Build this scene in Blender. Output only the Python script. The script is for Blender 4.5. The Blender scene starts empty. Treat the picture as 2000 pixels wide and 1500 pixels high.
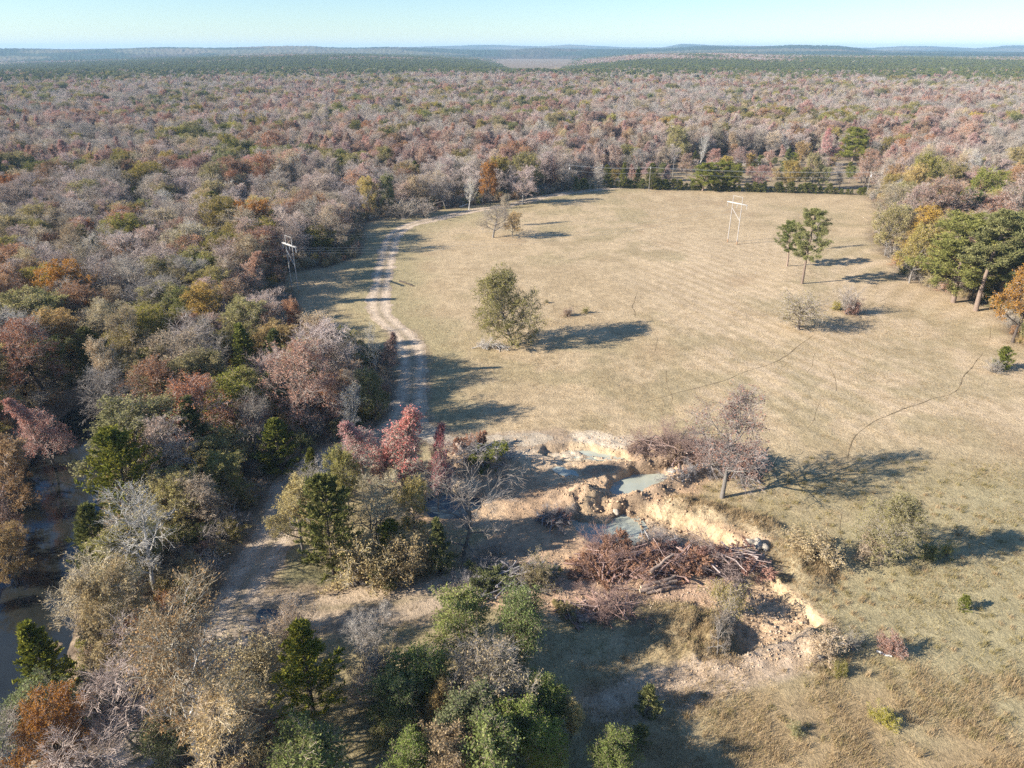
import bpy, math
import numpy as np

# ------------------------------------------------------------------ scene, camera, light
S = bpy.context.scene
COL = S.collection
CAM_H, FPX, PITCH = 65.0, 1386.0, math.radians(25.3)
SUN_EL, SUN_DIR = math.radians(25.0), math.radians(15.5)      # shadows run along SUN_DIR (from +X towards +Y)

cam_d = bpy.data.cameras.new("camera"); cam = bpy.data.objects.new("camera", cam_d); COL.objects.link(cam)
cam.location = (0, 0, CAM_H); cam.rotation_euler = (math.pi / 2 - PITCH, 0, 0)
cam_d.sensor_fit = 'HORIZONTAL'; cam_d.sensor_width = 36; cam_d.lens = 36 * FPX / 2000
cam_d.clip_start = 1; cam_d.clip_end = 60000
S.camera = cam

W = bpy.data.worlds.new("World"); S.world = W; W.use_nodes = True
wn = W.node_tree
sky = wn.nodes.new('ShaderNodeTexSky'); sky.sky_type = 'NISHITA'; sky.sun_disc = False
sky.sun_elevation = SUN_EL; sky.sun_rotation = math.radians(254.5)
sky.altitude = 100; sky.air_density = 1.0; sky.dust_density = 0.0; sky.ozone_density = 2.6
tint = wn.nodes.new('ShaderNodeMix'); tint.data_type = 'RGBA'; tint.blend_type = 'MULTIPLY'; tint.inputs[0].default_value = 1; tint.inputs[7].default_value = (.79, .93, 1.10, 1)
wn.links.new(sky.outputs[0], tint.inputs[6]); wn.links.new(tint.outputs[2], wn.nodes['Background'].inputs[0]); wn.nodes['Background'].inputs[1].default_value = 0.07

sl = bpy.data.lights.new("sun", 'SUN'); so = bpy.data.objects.new("sun", sl); COL.objects.link(so)
sl.energy = 5.0; sl.angle = math.radians(0.5); sl.color = (1.0, 0.93, 0.82)
from mathutils import Vector
so.rotation_euler = Vector((math.cos(SUN_DIR) * math.cos(SUN_EL), math.sin(SUN_DIR) * math.cos(SUN_EL), -math.sin(SUN_EL))).to_track_quat('-Z', 'Y').to_euler()
so.location = (-100, -40, 120)

S.view_settings.view_transform = 'Standard'; S.view_settings.look = 'None'
S.view_settings.exposure = 1.25; S.view_settings.gamma = 1.0
S.cycles.use_denoising = False
S.cycles.max_bounces = 4; S.cycles.diffuse_bounces = 2; S.cycles.transmission_bounces = 2; S.cycles.volume_bounces = 0
S.cycles.transparent_max_bounces = 4

# ------------------------------------------------------------------ helpers
def P(u, v, z=0.0):
    """point at height z seen at photo pixel (u, v) of 2000x1500"""
    a = (u - 1000) / FPX; b = (v - 750) / FPX
    dy = math.cos(PITCH) - b * math.sin(PITCH); dz = -math.sin(PITCH) - b * math.cos(PITCH)
    t = (z - CAM_H) / dz
    return np.array([t * a, t * dy, z])
def PP(pts, z=0.0): return np.array([P(u, v, z)[:2] for u, v in pts])
def proj(x, y, z):
    dz = z - CAM_H; fw = y * math.cos(PITCH) - dz * math.sin(PITCH); dn = -y * math.sin(PITCH) - dz * math.cos(PITCH)
    return 1000 + FPX * x / fw, 750 + FPX * dn / fw
def sstep(a, b, x):
    t = np.clip((x - a) / (b - a), 0, 1); return t * t * (3 - 2 * t)
def _h(ix, iy, s):
    n = (ix.astype(np.int64) * 374761393 + iy.astype(np.int64) * 668265263 + s * 974634777) & 0x7fffffff
    n = ((n ^ (n >> 13)) * 1274126177) & 0x7fffffff
    return ((n ^ (n >> 16)) & 0xffff) / 65535.0
def vnoise(x, y, s=0):
    x = np.asarray(x, float); y = np.asarray(y, float)
    ix = np.floor(x); iy = np.floor(y); fx = x - ix; fy = y - iy
    fx = fx * fx * (3 - 2 * fx); fy = fy * fy * (3 - 2 * fy)
    a = _h(ix, iy, s); b = _h(ix + 1, iy, s); c = _h(ix, iy + 1, s); d = _h(ix + 1, iy + 1, s)
    return (a * (1 - fx) + b * fx) * (1 - fy) + (c * (1 - fx) + d * fx) * fy
def fbm(x, y, scale, s=0, o=3):
    r = 0; a = 0.5; t = 0
    for k in range(o):
        r = r + a * vnoise(np.asarray(x) / scale * 2 ** k + 17.3 * k, np.asarray(y) / scale * 2 ** k + 9.1 * k, s + k); t += a; a *= 0.5
    return r / t
def seg_dist(x, y, pts, closed=False):
    d = np.full(np.shape(x), 1e9); n = len(pts)
    for i in range(n if closed else n - 1):
        a = pts[i]; b = pts[(i + 1) % n]; e = b - a
        t = np.clip(((x - a[0]) * e[0] + (y - a[1]) * e[1]) / (e @ e + 1e-9), 0, 1)
        d = np.minimum(d, np.hypot(x - a[0] - t * e[0], y - a[1] - t * e[1]))
    return d
def inside(x, y, pts):
    r = np.zeros(np.shape(x), bool); n = len(pts)
    for i in range(n):
        a = pts[i]; b = pts[(i + 1) % n]
        if abs(a[1] - b[1]) < 1e-9: continue
        c = ((a[1] > y) != (b[1] > y)) & (x < (b[0] - a[0]) * (y - a[1]) / (b[1] - a[1]) + a[0])
        r ^= c
    return r
def sdf(x, y, pts):          # positive inside
    d = seg_dist(x, y, pts, True); return np.where(inside(x, y, pts), d, -d)

def chaikin(p, n=2, closed=False):
    p = np.asarray(p, float)
    for _ in range(n):
        if closed:
            q = np.roll(p, -1, 0); p = np.stack([.75 * p + .25 * q, .25 * p + .75 * q], 1).reshape(-1, p.shape[1])
        else:
            a, b = p[:-1], p[1:]; m = np.stack([.75 * a + .25 * b, .25 * a + .75 * b], 1).reshape(-1, p.shape[1])
            p = np.concatenate([p[:1], m, p[-1:]])
    return p

class MB:
    """collects geometry, then links it as ONE mesh"""
    def __init__(s): s.v = []; s.f = []; s.m = []; s.r = []; s.n = 0
    def add(s, v, f, mat=0, r=0.5):
        v = np.asarray(v, float).reshape(-1, 3); f = np.asarray(f, np.int64)
        if len(f) == 0: return
        s.v.append(v); s.f.append(f + s.n); s.n += len(v)
        s.m.append(np.full(len(f), mat) if np.isscalar(mat) else np.asarray(mat))
        s.r.append(np.full(len(v), r) if np.isscalar(r) else np.asarray(r, float))
    def tubes(s, p0, p1, r0, r1, k=5, mat=0, r=0.5):
        p0 = np.asarray(p0, float).reshape(-1, 3); p1 = np.asarray(p1, float).reshape(-1, 3); N = len(p0)
        r0 = np.broadcast_to(np.asarray(r0, float), (N,)); r1 = np.broadcast_to(np.asarray(r1, float), (N,))
        d = p1 - p0; d = d / (np.linalg.norm(d, axis=1, keepdims=True) + 1e-9)
        ref = np.where(np.abs(d[:, 2:3]) < .9, [[0, 0, 1.]], [[1., 0, 0]])
        a = np.cross(d, ref); a /= np.linalg.norm(a, axis=1, keepdims=True); b = np.cross(d, a)
        t = np.arange(k) * 2 * math.pi / k
        ring = a[:, None, :] * np.cos(t)[None, :, None] + b[:, None, :] * np.sin(t)[None, :, None]
        v = np.stack([p0[:, None] + ring * r0[:, None, None], p1[:, None] + ring * r1[:, None, None]], 1)
        i = np.arange(k); j = (i + 1) % k
        f = np.stack([i, j, j + k, i + k], 1)[None] + (np.arange(N) * 2 * k)[:, None, None]
        rr = np.repeat(np.broadcast_to(np.asarray(r, float), (N,)), 2 * k)
        s.add(v.reshape(-1, 3), f.reshape(-1, 4), mat, rr)
        if k >= 5 and N < 400:       # end caps
            s.add(v[:, 1].reshape(-1, 3), np.arange(N * k).reshape(N, k)[:, [0, 1, 2, 3]] if k == 4 else np.stack([np.arange(N * k).reshape(N, k)[:, [0, m, m + 1]] for m in range(1, k - 1)], 1).reshape(-1, 3), mat, rr[:N * k])
            s.add(v[:, 0].reshape(-1, 3), np.stack([np.arange(N * k).reshape(N, k)[:, [0, m + 1, m]] for m in range(1, k - 1)], 1).reshape(-1, 3), mat, rr[:N * k])
    def blades(s, c, t, L, Wd, mat=0, r=0.5, rng=None):
        c = np.asarray(c, float); N = len(c)
        t = t / (np.linalg.norm(t, axis=1, keepdims=True) + 1e-9)
        w = np.cross(t, rng.normal(size=(N, 3))); w /= np.linalg.norm(w, axis=1, keepdims=True) + 1e-9
        L = np.broadcast_to(L, (N,))[:, None]; Wd = np.broadcast_to(Wd, (N,))[:, None]
        v = np.stack([c - t * L * .5, c + w * Wd * .5 - t * L * .05, c + t * L * .5, c - w * Wd * .5 - t * L * .05], 1)
        s.add(v.reshape(-1, 3), np.arange(4 * N).reshape(N, 4), mat, np.repeat(np.broadcast_to(np.asarray(r, float), (N,)), 4))
    def box(s, c, size, rz=0, mat=0, r=.5):
        x, y, z = [q / 2 for q in size]
        v = np.array([[-x, -y, -z], [x, -y, -z], [x, y, -z], [-x, y, -z], [-x, -y, z], [x, -y, z], [x, y, z], [-x, y, z]])
        cz, sz = math.cos(rz), math.sin(rz); v = v @ np.array([[cz, sz, 0], [-sz, cz, 0], [0, 0, 1]]) + np.asarray(c)
        s.add(v, [[0, 3, 2, 1], [4, 5, 6, 7], [0, 1, 5, 4], [1, 2, 6, 5], [2, 3, 7, 6], [3, 0, 4, 7]], mat, r)
    def mesh(s, name, mats, smooth=False, colors=None):
        me = bpy.data.meshes.new(name)
        v = np.concatenate(s.v); me.vertices.add(len(v)); me.vertices.foreach_set('co', v.ravel())
        lt = np.concatenate([np.full(len(f), f.shape[1]) for f in s.f]); li = np.concatenate([f.ravel() for f in s.f])
        me.loops.add(len(li)); me.loops.foreach_set('vertex_index', li.astype(np.int32))
        me.polygons.add(len(lt)); me.polygons.foreach_set('loop_start', np.concatenate([[0], np.cumsum(lt)[:-1]]).astype(np.int32))
        me.polygons.foreach_set('material_index', np.concatenate(s.m).astype(np.int32))
        if smooth: me.polygons.foreach_set('use_smooth', np.ones(len(lt), bool))
        at = me.attributes.new('rnd', 'FLOAT', 'POINT'); at.data.foreach_set('value', np.concatenate(s.r).astype(np.float32))
        if colors is not None:
            ca = me.attributes.new('col', 'FLOAT_COLOR', 'POINT'); ca.data.foreach_set('color', np.concatenate([colors, np.ones((len(colors), 1))], 1).astype(np.float32).ravel())
        for m in mats: me.materials.append(m)
        me.update(calc_edges=True)
        return me

def link(name, data, parent=None, loc=None, rot=None, scale=None):
    o = bpy.data.objects.new(name, data); COL.objects.link(o)
    if parent: o.parent = parent
    if loc is not None: o.location = loc
    if rot is not None: o.rotation_euler = rot
    if scale is not None: o.scale = scale
    return o
def tag(o, label, cat, group=None, kind=None):
    if label: o['label'] = label
    if cat: o['category'] = cat
    if group: o['group'] = group
    if kind: o['kind'] = kind
    return o

# ------------------------------------------------------------------ materials
class NT:
    def __init__(s, name):
        s.m = bpy.data.materials.new(name); s.m.use_nodes = True; s.t = s.m.node_tree; s.t.nodes.clear()
        s.out = s.t.nodes.new('ShaderNodeOutputMaterial')
    def n(s, typ, **kw):
        n = s.t.nodes.new('ShaderNode' + typ)
        for k, v in kw.items(): setattr(n, k, v)
        return n
    def l(s, a, b): s.t.links.new(a, b)
    def noise(s, scale, detail=4, rough=.6, vec=None):
        n = s.n('TexNoise'); n.inputs['Scale'].default_value = scale; n.inputs['Detail'].default_value = detail; n.inputs['Roughness'].default_value = rough
        if vec is not None: s.l(vec, n.inputs['Vector'])
        return n.outputs['Fac']
    def ramp(s, fac, stops, interp='LINEAR'):
        r = s.n('ValToRGB'); r.color_ramp.interpolation = interp; e = r.color_ramp.elements
        while len(e) < len(stops): e.new(.5)
        for q, (p, c) in zip(e, stops): q.position = p; q.color = (*c, 1)
        s.l(fac, r.inputs[0]); return r.outputs[0]
    def mix(s, fac, a, b, mode='MIX'):
        x = s.n('Mix', data_type='RGBA', blend_type=mode)
        for v, i in ((fac, 0), (a, 6), (b, 7)):
            if isinstance(v, (int, float)): x.inputs[i].default_value = v
            elif isinstance(v, tuple): x.inputs[i].default_value = (*v, 1)
            else: s.l(v, x.inputs[i])
        return x.outputs[2]
    def math(s, op, a, b=0.0, c=None):
        x = s.n('Math', operation=op)
        for v, i in ((a, 0), (b, 1)) + (((c, 2),) if c is not None else ()):
            if isinstance(v, (int, float)): x.inputs[i].default_value = v
            else: s.l(v, x.inputs[i])
        return x.outputs[0]
    def bump(s, height, strength=.5, dist=.1):
        b = s.n('Bump'); b.inputs['Strength'].default_value = strength; b.inputs['Distance'].default_value = dist; s.l(height, b.inputs['Height']); return b.outputs[0]
    def principled(s, col, rough=.9, normal=None, spec=.1):
        p = s.n('BsdfPrincipled'); p.inputs['Roughness'].default_value = rough; p.inputs['Specular IOR Level'].default_value = spec
        if isinstance(col, tuple): p.inputs['Base Color'].default_value = (*col, 1)
        else: s.l(col, p.inputs['Base Color'])
        if normal is not None: s.l(normal, p.inputs['Normal'])
        s.l(p.outputs[0], s.out.inputs[0]); return p
    def attr(s, name):
        a = s.n('Attribute'); a.attribute_name = name; return a

def leaf_mat(name, c0, c1, c2, trans=.3, var=.22, hue=.015):
    t = NT(name); a = t.attr('rnd'); oi = t.n('ObjectInfo')
    col = t.ramp(a.outputs['Fac'], [(0, c0), (.5, c1), (1, c2)])
    hs = t.n('HueSaturation'); t.l(col, hs.inputs['Color'])
    t.l(t.math('MULTIPLY_ADD', oi.outputs['Random'], 2 * hue, .5 - hue), hs.inputs['Hue'])
    r2 = t.math('FRACT', t.math('MULTIPLY', oi.outputs['Random'], 17.31))
    t.l(t.math('MULTIPLY_ADD', r2, 2 * var, 1 - var), hs.inputs['Value'])
    r3 = t.math('FRACT', t.math('MULTIPLY', oi.outputs['Random'], 5.77))
    t.l(t.math('MULTIPLY_ADD', r3, .4, .8), hs.inputs['Saturation'])
    d = t.n('BsdfDiffuse'); tr = t.n('BsdfTranslucent'); mx = t.n('MixShader'); mx.inputs[0].default_value = trans
    t.l(hs.outputs[0], d.inputs[0]); t.l(hs.outputs[0], tr.inputs[0]); t.l(d.outputs[0], mx.inputs[1]); t.l(tr.outputs[0], mx.inputs[2]); t.l(mx.outputs[0], t.out.inputs[0])
    return t.m
def bark_mat(name, c0, c1, scale=6.0):
    t = NT(name); tc = t.n('TexCoord'); oi = t.n('ObjectInfo')
    f = t.noise(scale, 4, .65, tc.outputs['Object'])
    c = t.ramp(f, [(.3, c0), (.7, c1)])
    hs = t.n('HueSaturation'); t.l(c, hs.inputs['Color']); t.l(t.math('MULTIPLY_ADD', oi.outputs['Random'], .5, .75), hs.inputs['Value'])
    t.principled(hs.outputs[0], .9, t.bump(f, .6, .05)); return t.m
def plain_mat(name, c0, c1, scale=3.0, rough=.85, bump=.3, spec=.1):
    t = NT(name); tc = t.n('TexCoord'); f = t.noise(scale, 5, .6, tc.outputs['Object'])
    t.principled(t.ramp(f, [(.3, c0), (.7, c1)]), rough, t.bump(f, bump, .05), spec); return t.m

M = {}
M['bark_grey'] = bark_mat('bark_grey', (.14, .12, .10), (.26, .235, .21))
M['bark_pale'] = bark_mat('bark_pale', (.34, .31, .27), (.66, .63, .58), 3)
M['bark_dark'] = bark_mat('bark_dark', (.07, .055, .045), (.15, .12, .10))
M['bark_pine'] = bark_mat('bark_pine', (.17, .12, .09), (.33, .25, .20))
M['twig_grey'] = leaf_mat('twig_grey', (0.293, 0.247, 0.205), (0.439, 0.378, 0.314), (0.599, 0.520, 0.442), .05, .2, .01)
M['twig_white'] = leaf_mat('twig_white', (0.423, 0.383, 0.336), (0.550, 0.508, 0.455), (0.656, 0.621, 0.563), .05, .12, .01)
M['twig_mauve'] = leaf_mat('twig_mauve', (0.355, 0.286, 0.243), (0.518, 0.422, 0.368), (0.681, 0.571, 0.498), .05, .2, .015)
M['twig_tan'] = leaf_mat('twig_tan', (0.343, 0.272, 0.186), (0.486, 0.400, 0.286), (0.643, 0.543, 0.400), .05, .2, .015)
M['leaf_mauve'] = leaf_mat('leaf_mauve', (0.312, 0.208, 0.167), (0.48, 0.342, 0.28), (0.634, 0.482, 0.4))
M['leaf_rust'] = leaf_mat('leaf_rust', (0.234, 0.117, 0.065), (0.385, 0.207, 0.118), (0.522, 0.317, 0.184))
M['leaf_pink'] = leaf_mat('leaf_pink', (0.338, 0.181, 0.138), (0.475, 0.281, 0.219), (0.600, 0.388, 0.306))
M['leaf_orange'] = leaf_mat('leaf_orange', (0.241, 0.115, 0.044), (0.391, 0.201, 0.075), (0.529, 0.299, 0.127))
M['leaf_gold'] = leaf_mat('leaf_gold', (0.287, 0.201, 0.069), (0.437, 0.316, 0.115), (0.575, 0.443, 0.184))
M['deadtwig'] = leaf_mat('deadtwig', (.25, .20, .17), (.36, .29, .25), (.47, .40, .35), .05, .05, .005)
M['leaf_apricot'] = leaf_mat('leaf_apricot', (.28, .17, .09), (.42, .27, .15), (.54, .38, .23))
M['leaf_tan'] = leaf_mat('leaf_tan', (0.315, 0.229, 0.129), (0.472, 0.358, 0.200), (0.629, 0.486, 0.286))
M['leaf_olive'] = leaf_mat('leaf_olive', (0.183, 0.162, 0.046), (0.320, 0.274, 0.085), (0.480, 0.387, 0.137))
M['leaf_green'] = leaf_mat('leaf_green', (0.106, 0.120, 0.034), (0.204, 0.212, 0.062), (0.323, 0.308, 0.098))
M['leaf_red'] = leaf_mat('leaf_red', (.42, .125, .115), (.56, .225, .21), (.62, .35, .33), .3, .2, .01)
M['leaf_crimson'] = leaf_mat('leaf_crimson', (.32, .085, .08), (.46, .15, .14), (.54, .26, .24), .3, .12, .01)
M['leaf_cedar'] = leaf_mat('leaf_cedar', (0.073, 0.083, 0.025), (0.156, 0.163, 0.048), (0.294, 0.269, 0.088), .2)
M['leaf_pine'] = leaf_mat('leaf_pine', (0.096, 0.110, 0.032), (0.201, 0.213, 0.063), (0.325, 0.310, 0.101), .2)
M['leaf_willow'] = leaf_mat('leaf_willow', (0.090, 0.118, 0.038), (0.181, 0.213, 0.070), (0.319, 0.338, 0.125))
M['leaf_dead'] = leaf_mat('leaf_dead', (.24, .115, .08), (.38, .21, .15), (.50, .32, .24), .15, .15, .01)

# ------------------------------------------------------------------ tree prototypes (meshes only)
def norm(a): return a / (np.linalg.norm(a, axis=-1, keepdims=True) + 1e-9)
def strands(rng, pos, dr, ln, nseg, wob, up):
    nodes = [pos]; d = dr; ds = []
    for k in range(nseg):
        d = norm(d + wob * rng.normal(size=d.shape) + np.array([0, 0, up])); nodes.append(nodes[-1] + d * (ln / nseg)[:, None]); ds.append(d)
    return np.stack(nodes, 1), np.stack(ds, 1)
def at_t(nodes, ds, t):
    n = nodes.shape[1] - 1; x = np.clip(t, 0, .9999) * n; i = x.astype(int); f = (x - i)[:, None]; r = np.arange(len(nodes))
    return nodes[r, i] * (1 - f) + nodes[r, i + 1] * f, ds[r, i]
def spawn(rng, nodes, ds, ln, rad, m, t0, t1, ratio, a0, a1, fall=.5):
    N = len(nodes); idx = np.repeat(np.arange(N), m)
    t = (np.tile(np.arange(m), N) + rng.random(N * m)) / m * (t1 - t0) + t0
    p, d = at_t(nodes[idx], ds[idx], t)
    pr = np.cross(d, rng.normal(size=d.shape)); pr = norm(pr); a = np.radians(rng.uniform(a0, a1, N * m))[:, None]
    L = ln[idx] * ratio * (1 - fall * t) * rng.uniform(.7, 1.3, N * m)
    return p, d * np.cos(a) + pr * np.sin(a), L, rad[idx] * (1 - .75 * t) * .62, t, idx
def put(mb, nodes, rad, k, mat, taper=.25, r=None, rng=None):
    n = nodes.shape[1] - 1
    for j in range(n):
        mb.tubes(nodes[:, j], nodes[:, j + 1], rad * (1 - (1 - taper) * j / n), rad * (1 - (1 - taper) * (j + 1) / n), k, mat, rng.random(len(nodes)) if rng is not None else .5)

def broadleaf(seed, H=15, spread=5.0, form='round', n1=15, n2=7, n3=6, n4=4, leaves=0, lsize=.34, base=.25, lean=0.0, stems=1, up=.12, wob=.12, tr=.28, cl_leaf=.5, twig_r=.027):
    """one tree as (trunk MB, crown MB): trunk with limbs; crown with twigs (slot 0) and leaves (slot 1)"""
    rng = np.random.default_rng(seed); T = MB(); C = MB()
    pos = np.zeros((stems, 3)); d = np.tile([[lean, 0, 1.]], (stems, 1))
    if stems > 1: d[:, :2] += rng.normal(size=(stems, 2)) * .3; T.tubes([[0, 0, -.5]], [[0, 0, .35]], tr * 1.3, tr, 7)
    ln = np.full(stems, H * .86) * rng.uniform(.85, 1, stems); rad = np.full(stems, tr / math.sqrt(stems))
    n0, d0 = strands(rng, pos - [0, 0, .4], norm(d), ln + .4, 8, .07, .06)
    put(T, n0, rad, 7, 0, .12)
    p, dr, L, r, t, ix = spawn(rng, n0, d0, ln, rad, n1 // stems if stems > 1 else n1, base, 1.0, 1, 30, 60, 0)
    tt = (t - base) / (1 - base)
    env = {'round': np.sqrt(np.clip(1 - ((tt - .42) / .72) ** 2, .05, 1)), 'vase': .45 + .55 * np.sin(np.clip(tt + .2, 0, 1) * math.pi * .72), 'cone': np.clip(1.02 - tt, .1, 1) ** .75, 'tall': .55 + .25 * np.sin(tt * math.pi), 'flat': .6 + .5 * tt}[form]
    L = spread * env * rng.uniform(.78, 1.15, len(L))
    ang = np.radians({'round': 72, 'vase': 48, 'cone': 72, 'tall': 42, 'flat': 66}[form] * (1 - .62 * tt) + rng.normal(size=len(tt)) * 7)[:, None]
    az = np.arange(len(tt)) * 2.4 + rng.uniform(0, .6, len(tt)); out = np.stack([np.cos(az), np.sin(az), 0 * az], 1)
    dr = out * np.sin(ang) + np.array([0, 0, 1.]) * np.cos(ang)
    r = np.minimum(r, tr * .5 * (1 - .6 * tt)) + .015
    n1_, d1 = strands(rng, p, dr, L, 5, wob, up); put(T, n1_, r, 5, 0, .2)
    p, dr, L2, r2, *_ = spawn(rng, n1_, d1, L, r, n2, .25, 1.0, .62, 25, 60, .45)
    n2_, d2 = strands(rng, p, dr, L2, 3, wob * 1.3, up * .7); put(T if n3 else C, n2_, r2 + .006, 3, 0, .3, rng=rng)
    p, dr, L3, r3, *_ = spawn(rng, n2_, d2, L2, r2, n3, .2, 1.0, .58, 25, 62, .4)
    L3 = L3 + .25
    n3_, d3 = strands(rng, p, dr, L3, 2, wob * 1.5, up * .5); put(C, n3_, np.minimum(r3, .03) * .7 + twig_r * .6, 3, 0, .4, rng=rng)
    p, dr, L4, r4, *_ = spawn(rng, n3_, d3, L3, r3, n4, .25, 1.0, .6, 20, 60, .3)
    L4 = L4 + .2
    e4 = p + norm(dr + [0, 0, up]) * L4[:, None]
    C.tubes(p, e4, twig_r * .7, twig_r * .3, 3, 0, rng.random(len(p)))
    if leaves:
        n = len(p); k = rng.integers(0, n, leaves); f = rng.random(leaves)[:, None]
        bare = rng.random(len(n1_)) < .12
        c = p[k] * (1 - f) + e4[k] * f + rng.normal(size=(leaves, 3)) * .16
        par = (np.arange(n) // n4 // n3)          # second-level branch of each twig
        clump = rng.random(par.max() + 1)[par[k]]
        rr = np.clip(.5 * clump + cl_leaf * rng.random(leaves) , 0, 1)
        C.blades(c, rng.normal(size=(leaves, 3)), lsize * rng.uniform(.6, 1.3, leaves), lsize * .62 * rng.uniform(.7, 1.2, leaves), 1, rr, rng)
    return T, C
def cedar(seed, H=11, R=3.0, n=130, per=84, base=.04, power=.7, L=.40):
    rng = np.random.default_rng(seed); T = MB(); C = MB()
    n0, d0 = strands(rng, np.array([[0, 0, -.4]]), np.array([[0, 0, 1.]]), np.array([H * .97 + .4]), 8, .03, .1); put(T, n0, np.array([.17]), 6, 0, .1)
    t = np.clip(base + (1 - base) * (np.arange(n) + rng.random(n)) / n, 0, .985); t = 1 - (1 - t) ** 1.25
    az = np.arange(n) * 2.4 + rng.normal(size=n) * .5
    lob = rng.uniform(.62, 1.18, n) * (.75 + .5 * vnoise(np.cos(az) * 1.6 + 9 + t * 3, np.sin(az) * 1.6 + 5 + t * 3, seed))
    rad = R * np.clip(1 - t, .02, 1) ** power * np.clip((t + .1) * 5, .6, 1) * lob + .18
    pos = at_t(np.repeat(n0, n, 0), np.repeat(d0, n, 0), t)[0]
    out = norm(np.stack([np.cos(az), np.sin(az), rng.uniform(.1, .5, n) + .6 * t], 1))
    n1, d1 = strands(rng, pos, out, rad * 1.12, 4, .14, .08); put(T, n1, np.full(n, .028), 3, 0, .3)
    # side sprays of every bough
    m = 9; k = np.repeat(np.arange(n), m); f = rng.uniform(.22, 1.0, n * m); p, d = at_t(n1[k], d1[k], f)
    sd = norm(np.cross(d, [[0, 0, 1.]])) * rng.choice([-1, 1], (n * m, 1)) * rng.uniform(.1, 1.0, (n * m, 1)); sl = (.28 + .30 * rad[k] * (1.15 - f)) * rng.uniform(.6, 1.3, n * m)
    n2, d2 = strands(rng, p, norm(d + sd + rng.normal(size=d.shape) * .22 + [0, 0, .1]), sl, 2, .12, .06)
    q = max(3, per // m); kk = np.repeat(np.arange(n * m), q); ff = rng.uniform(.1, 1.05, len(kk)); c, dd = at_t(n2[kk], d2[kk], ff)
    cl = rng.random(n); sh = rng.random(n * m)
    C.blades(c + rng.normal(size=c.shape) * .065, dd + rng.normal(size=c.shape) * .42 + [0, 0, .12], L * rng.uniform(.55, 1.25, len(kk)), L * .27, 0, np.clip(.30 * cl[k[kk]] + .25 * sh[kk] + .2 * ff + .25 * rng.random(len(kk)), 0, 1), rng)
    return T, C
def pine(seed, H=22, R=4.8, base=.36, nl=54, tufts=9, per=44, lean=.0):
    rng = np.random.default_rng(seed); T = MB(); C = MB()
    n0, d0 = strands(rng, np.array([[0, 0, -.4]]), np.array([[lean, 0, 1.]]), np.array([H * .96 + .4]), 10, .025, .05); put(T, n0, np.array([.36]), 8, 0, .22)
    t = base + (1 - base) * (np.arange(nl) + rng.random(nl)) / nl; tt = (t - base) / (1 - base)
    az = np.arange(nl) * 2.4 + rng.random(nl); L = R * (np.sqrt(np.clip(1 - (tt - .25) ** 2 / .62, .06, 1))) * rng.uniform(.45, 1.1, nl)
    pos, _ = at_t(np.repeat(n0, nl, 0), np.repeat(d0, nl, 0), t)
    dr = norm(np.stack([np.cos(az), np.sin(az), -.05 + .8 * tt + rng.normal(size=nl) * .15], 1))
    n1, d1 = strands(rng, pos, dr, L, 4, .12, .06); put(T, n1, .07 * (1.2 - tt), 4, 0, .3)
    p, d, L2, r2, *_ = spawn(rng, n1, d1, L, .05 * np.ones(nl), tufts, .35, 1.02, .34, 15, 60, .2)
    n2, d2 = strands(rng, p, d, L2, 2, .15, .1); put(T, n2, np.full(len(n2), .022), 3, 0, .5)
    k = np.repeat(np.arange(len(n2)), per); q = norm(rng.normal(size=(len(k), 3)) + [0, 0, .35]); tr = rng.uniform(.15, .7, (len(k), 1))
    f = rng.uniform(.45, 1.0, len(k)); c = at_t(n2[k], d2[k], f)[0] + q * tr * [1, 1, .75]
    cl = rng.random(len(n2))
    C.blades(c, q + rng.normal(size=q.shape) * .35, .46 * rng.uniform(.7, 1.3, len(k)), .12, 0, np.clip(.5 * cl[k] + .2 * (q[:, 2] * .5 + .5) + .35 * rng.random(len(k)), 0, 1), rng)
    return T, C
def bush(seed, H=2.2, R=1.6, stems=16, leaves=3800, lsize=.105, twigs=True):
    rng = np.random.default_rng(seed); T = MB(); C = MB()
    az = rng.uniform(0, 2 * math.pi, stems); a = rng.uniform(.1, 1.0, stems)
    d = np.stack([np.cos(az) * np.sin(a) * R / H * 1.3, np.sin(az) * np.sin(a) * R / H * 1.3, np.cos(a)], 1)
    ln = H * rng.uniform(.6, 1.05, stems)
    n0, d0 = strands(rng, np.tile([[0, 0, -.2]], (stems, 1)) + rng.normal(size=(stems, 3)) * [.12, .12, 0], norm(d), ln, 4, .15, .05); put(T, n0, np.full(stems, .035), 4, 0, .3); T.tubes([[0, 0, -.4]], [[0, 0, .08]], .5, .25, 7)
    p, dr, L1, r1, *_ = spawn(rng, n0, d0, ln, np.full(stems, .03), 6, .25, 1, .45, 25, 65, .4)
    n1, d1 = strands(rng, p, dr, L1, 2, .2, .05); put(C, n1, np.full(len(n1), .014), 3, 0, .4, rng=rng)
    p, dr, L2, *_ = spawn(rng, n1, d1, L1, np.full(len(n1), .01), 5, .2, 1, .5, 25, 65, .3)
    e = p + norm(dr) * L2[:, None]; C.tubes(p, e, .012, .006, 3, 0, rng.random(len(p)))
    if leaves:
        k = rng.integers(0, len(p), leaves); f = rng.random(leaves)[:, None]
        C.blades(p[k] * (1 - f) + e[k] * f + rng.normal(size=(leaves, 3)) * .1, rng.normal(size=(leaves, 3)), lsize * rng.uniform(.6, 1.3, leaves), lsize * .6, 1, np.clip(.5 * rng.random(len(p))[k] + .5 * rng.random(leaves), 0, 1), rng)
    return T, C

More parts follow.
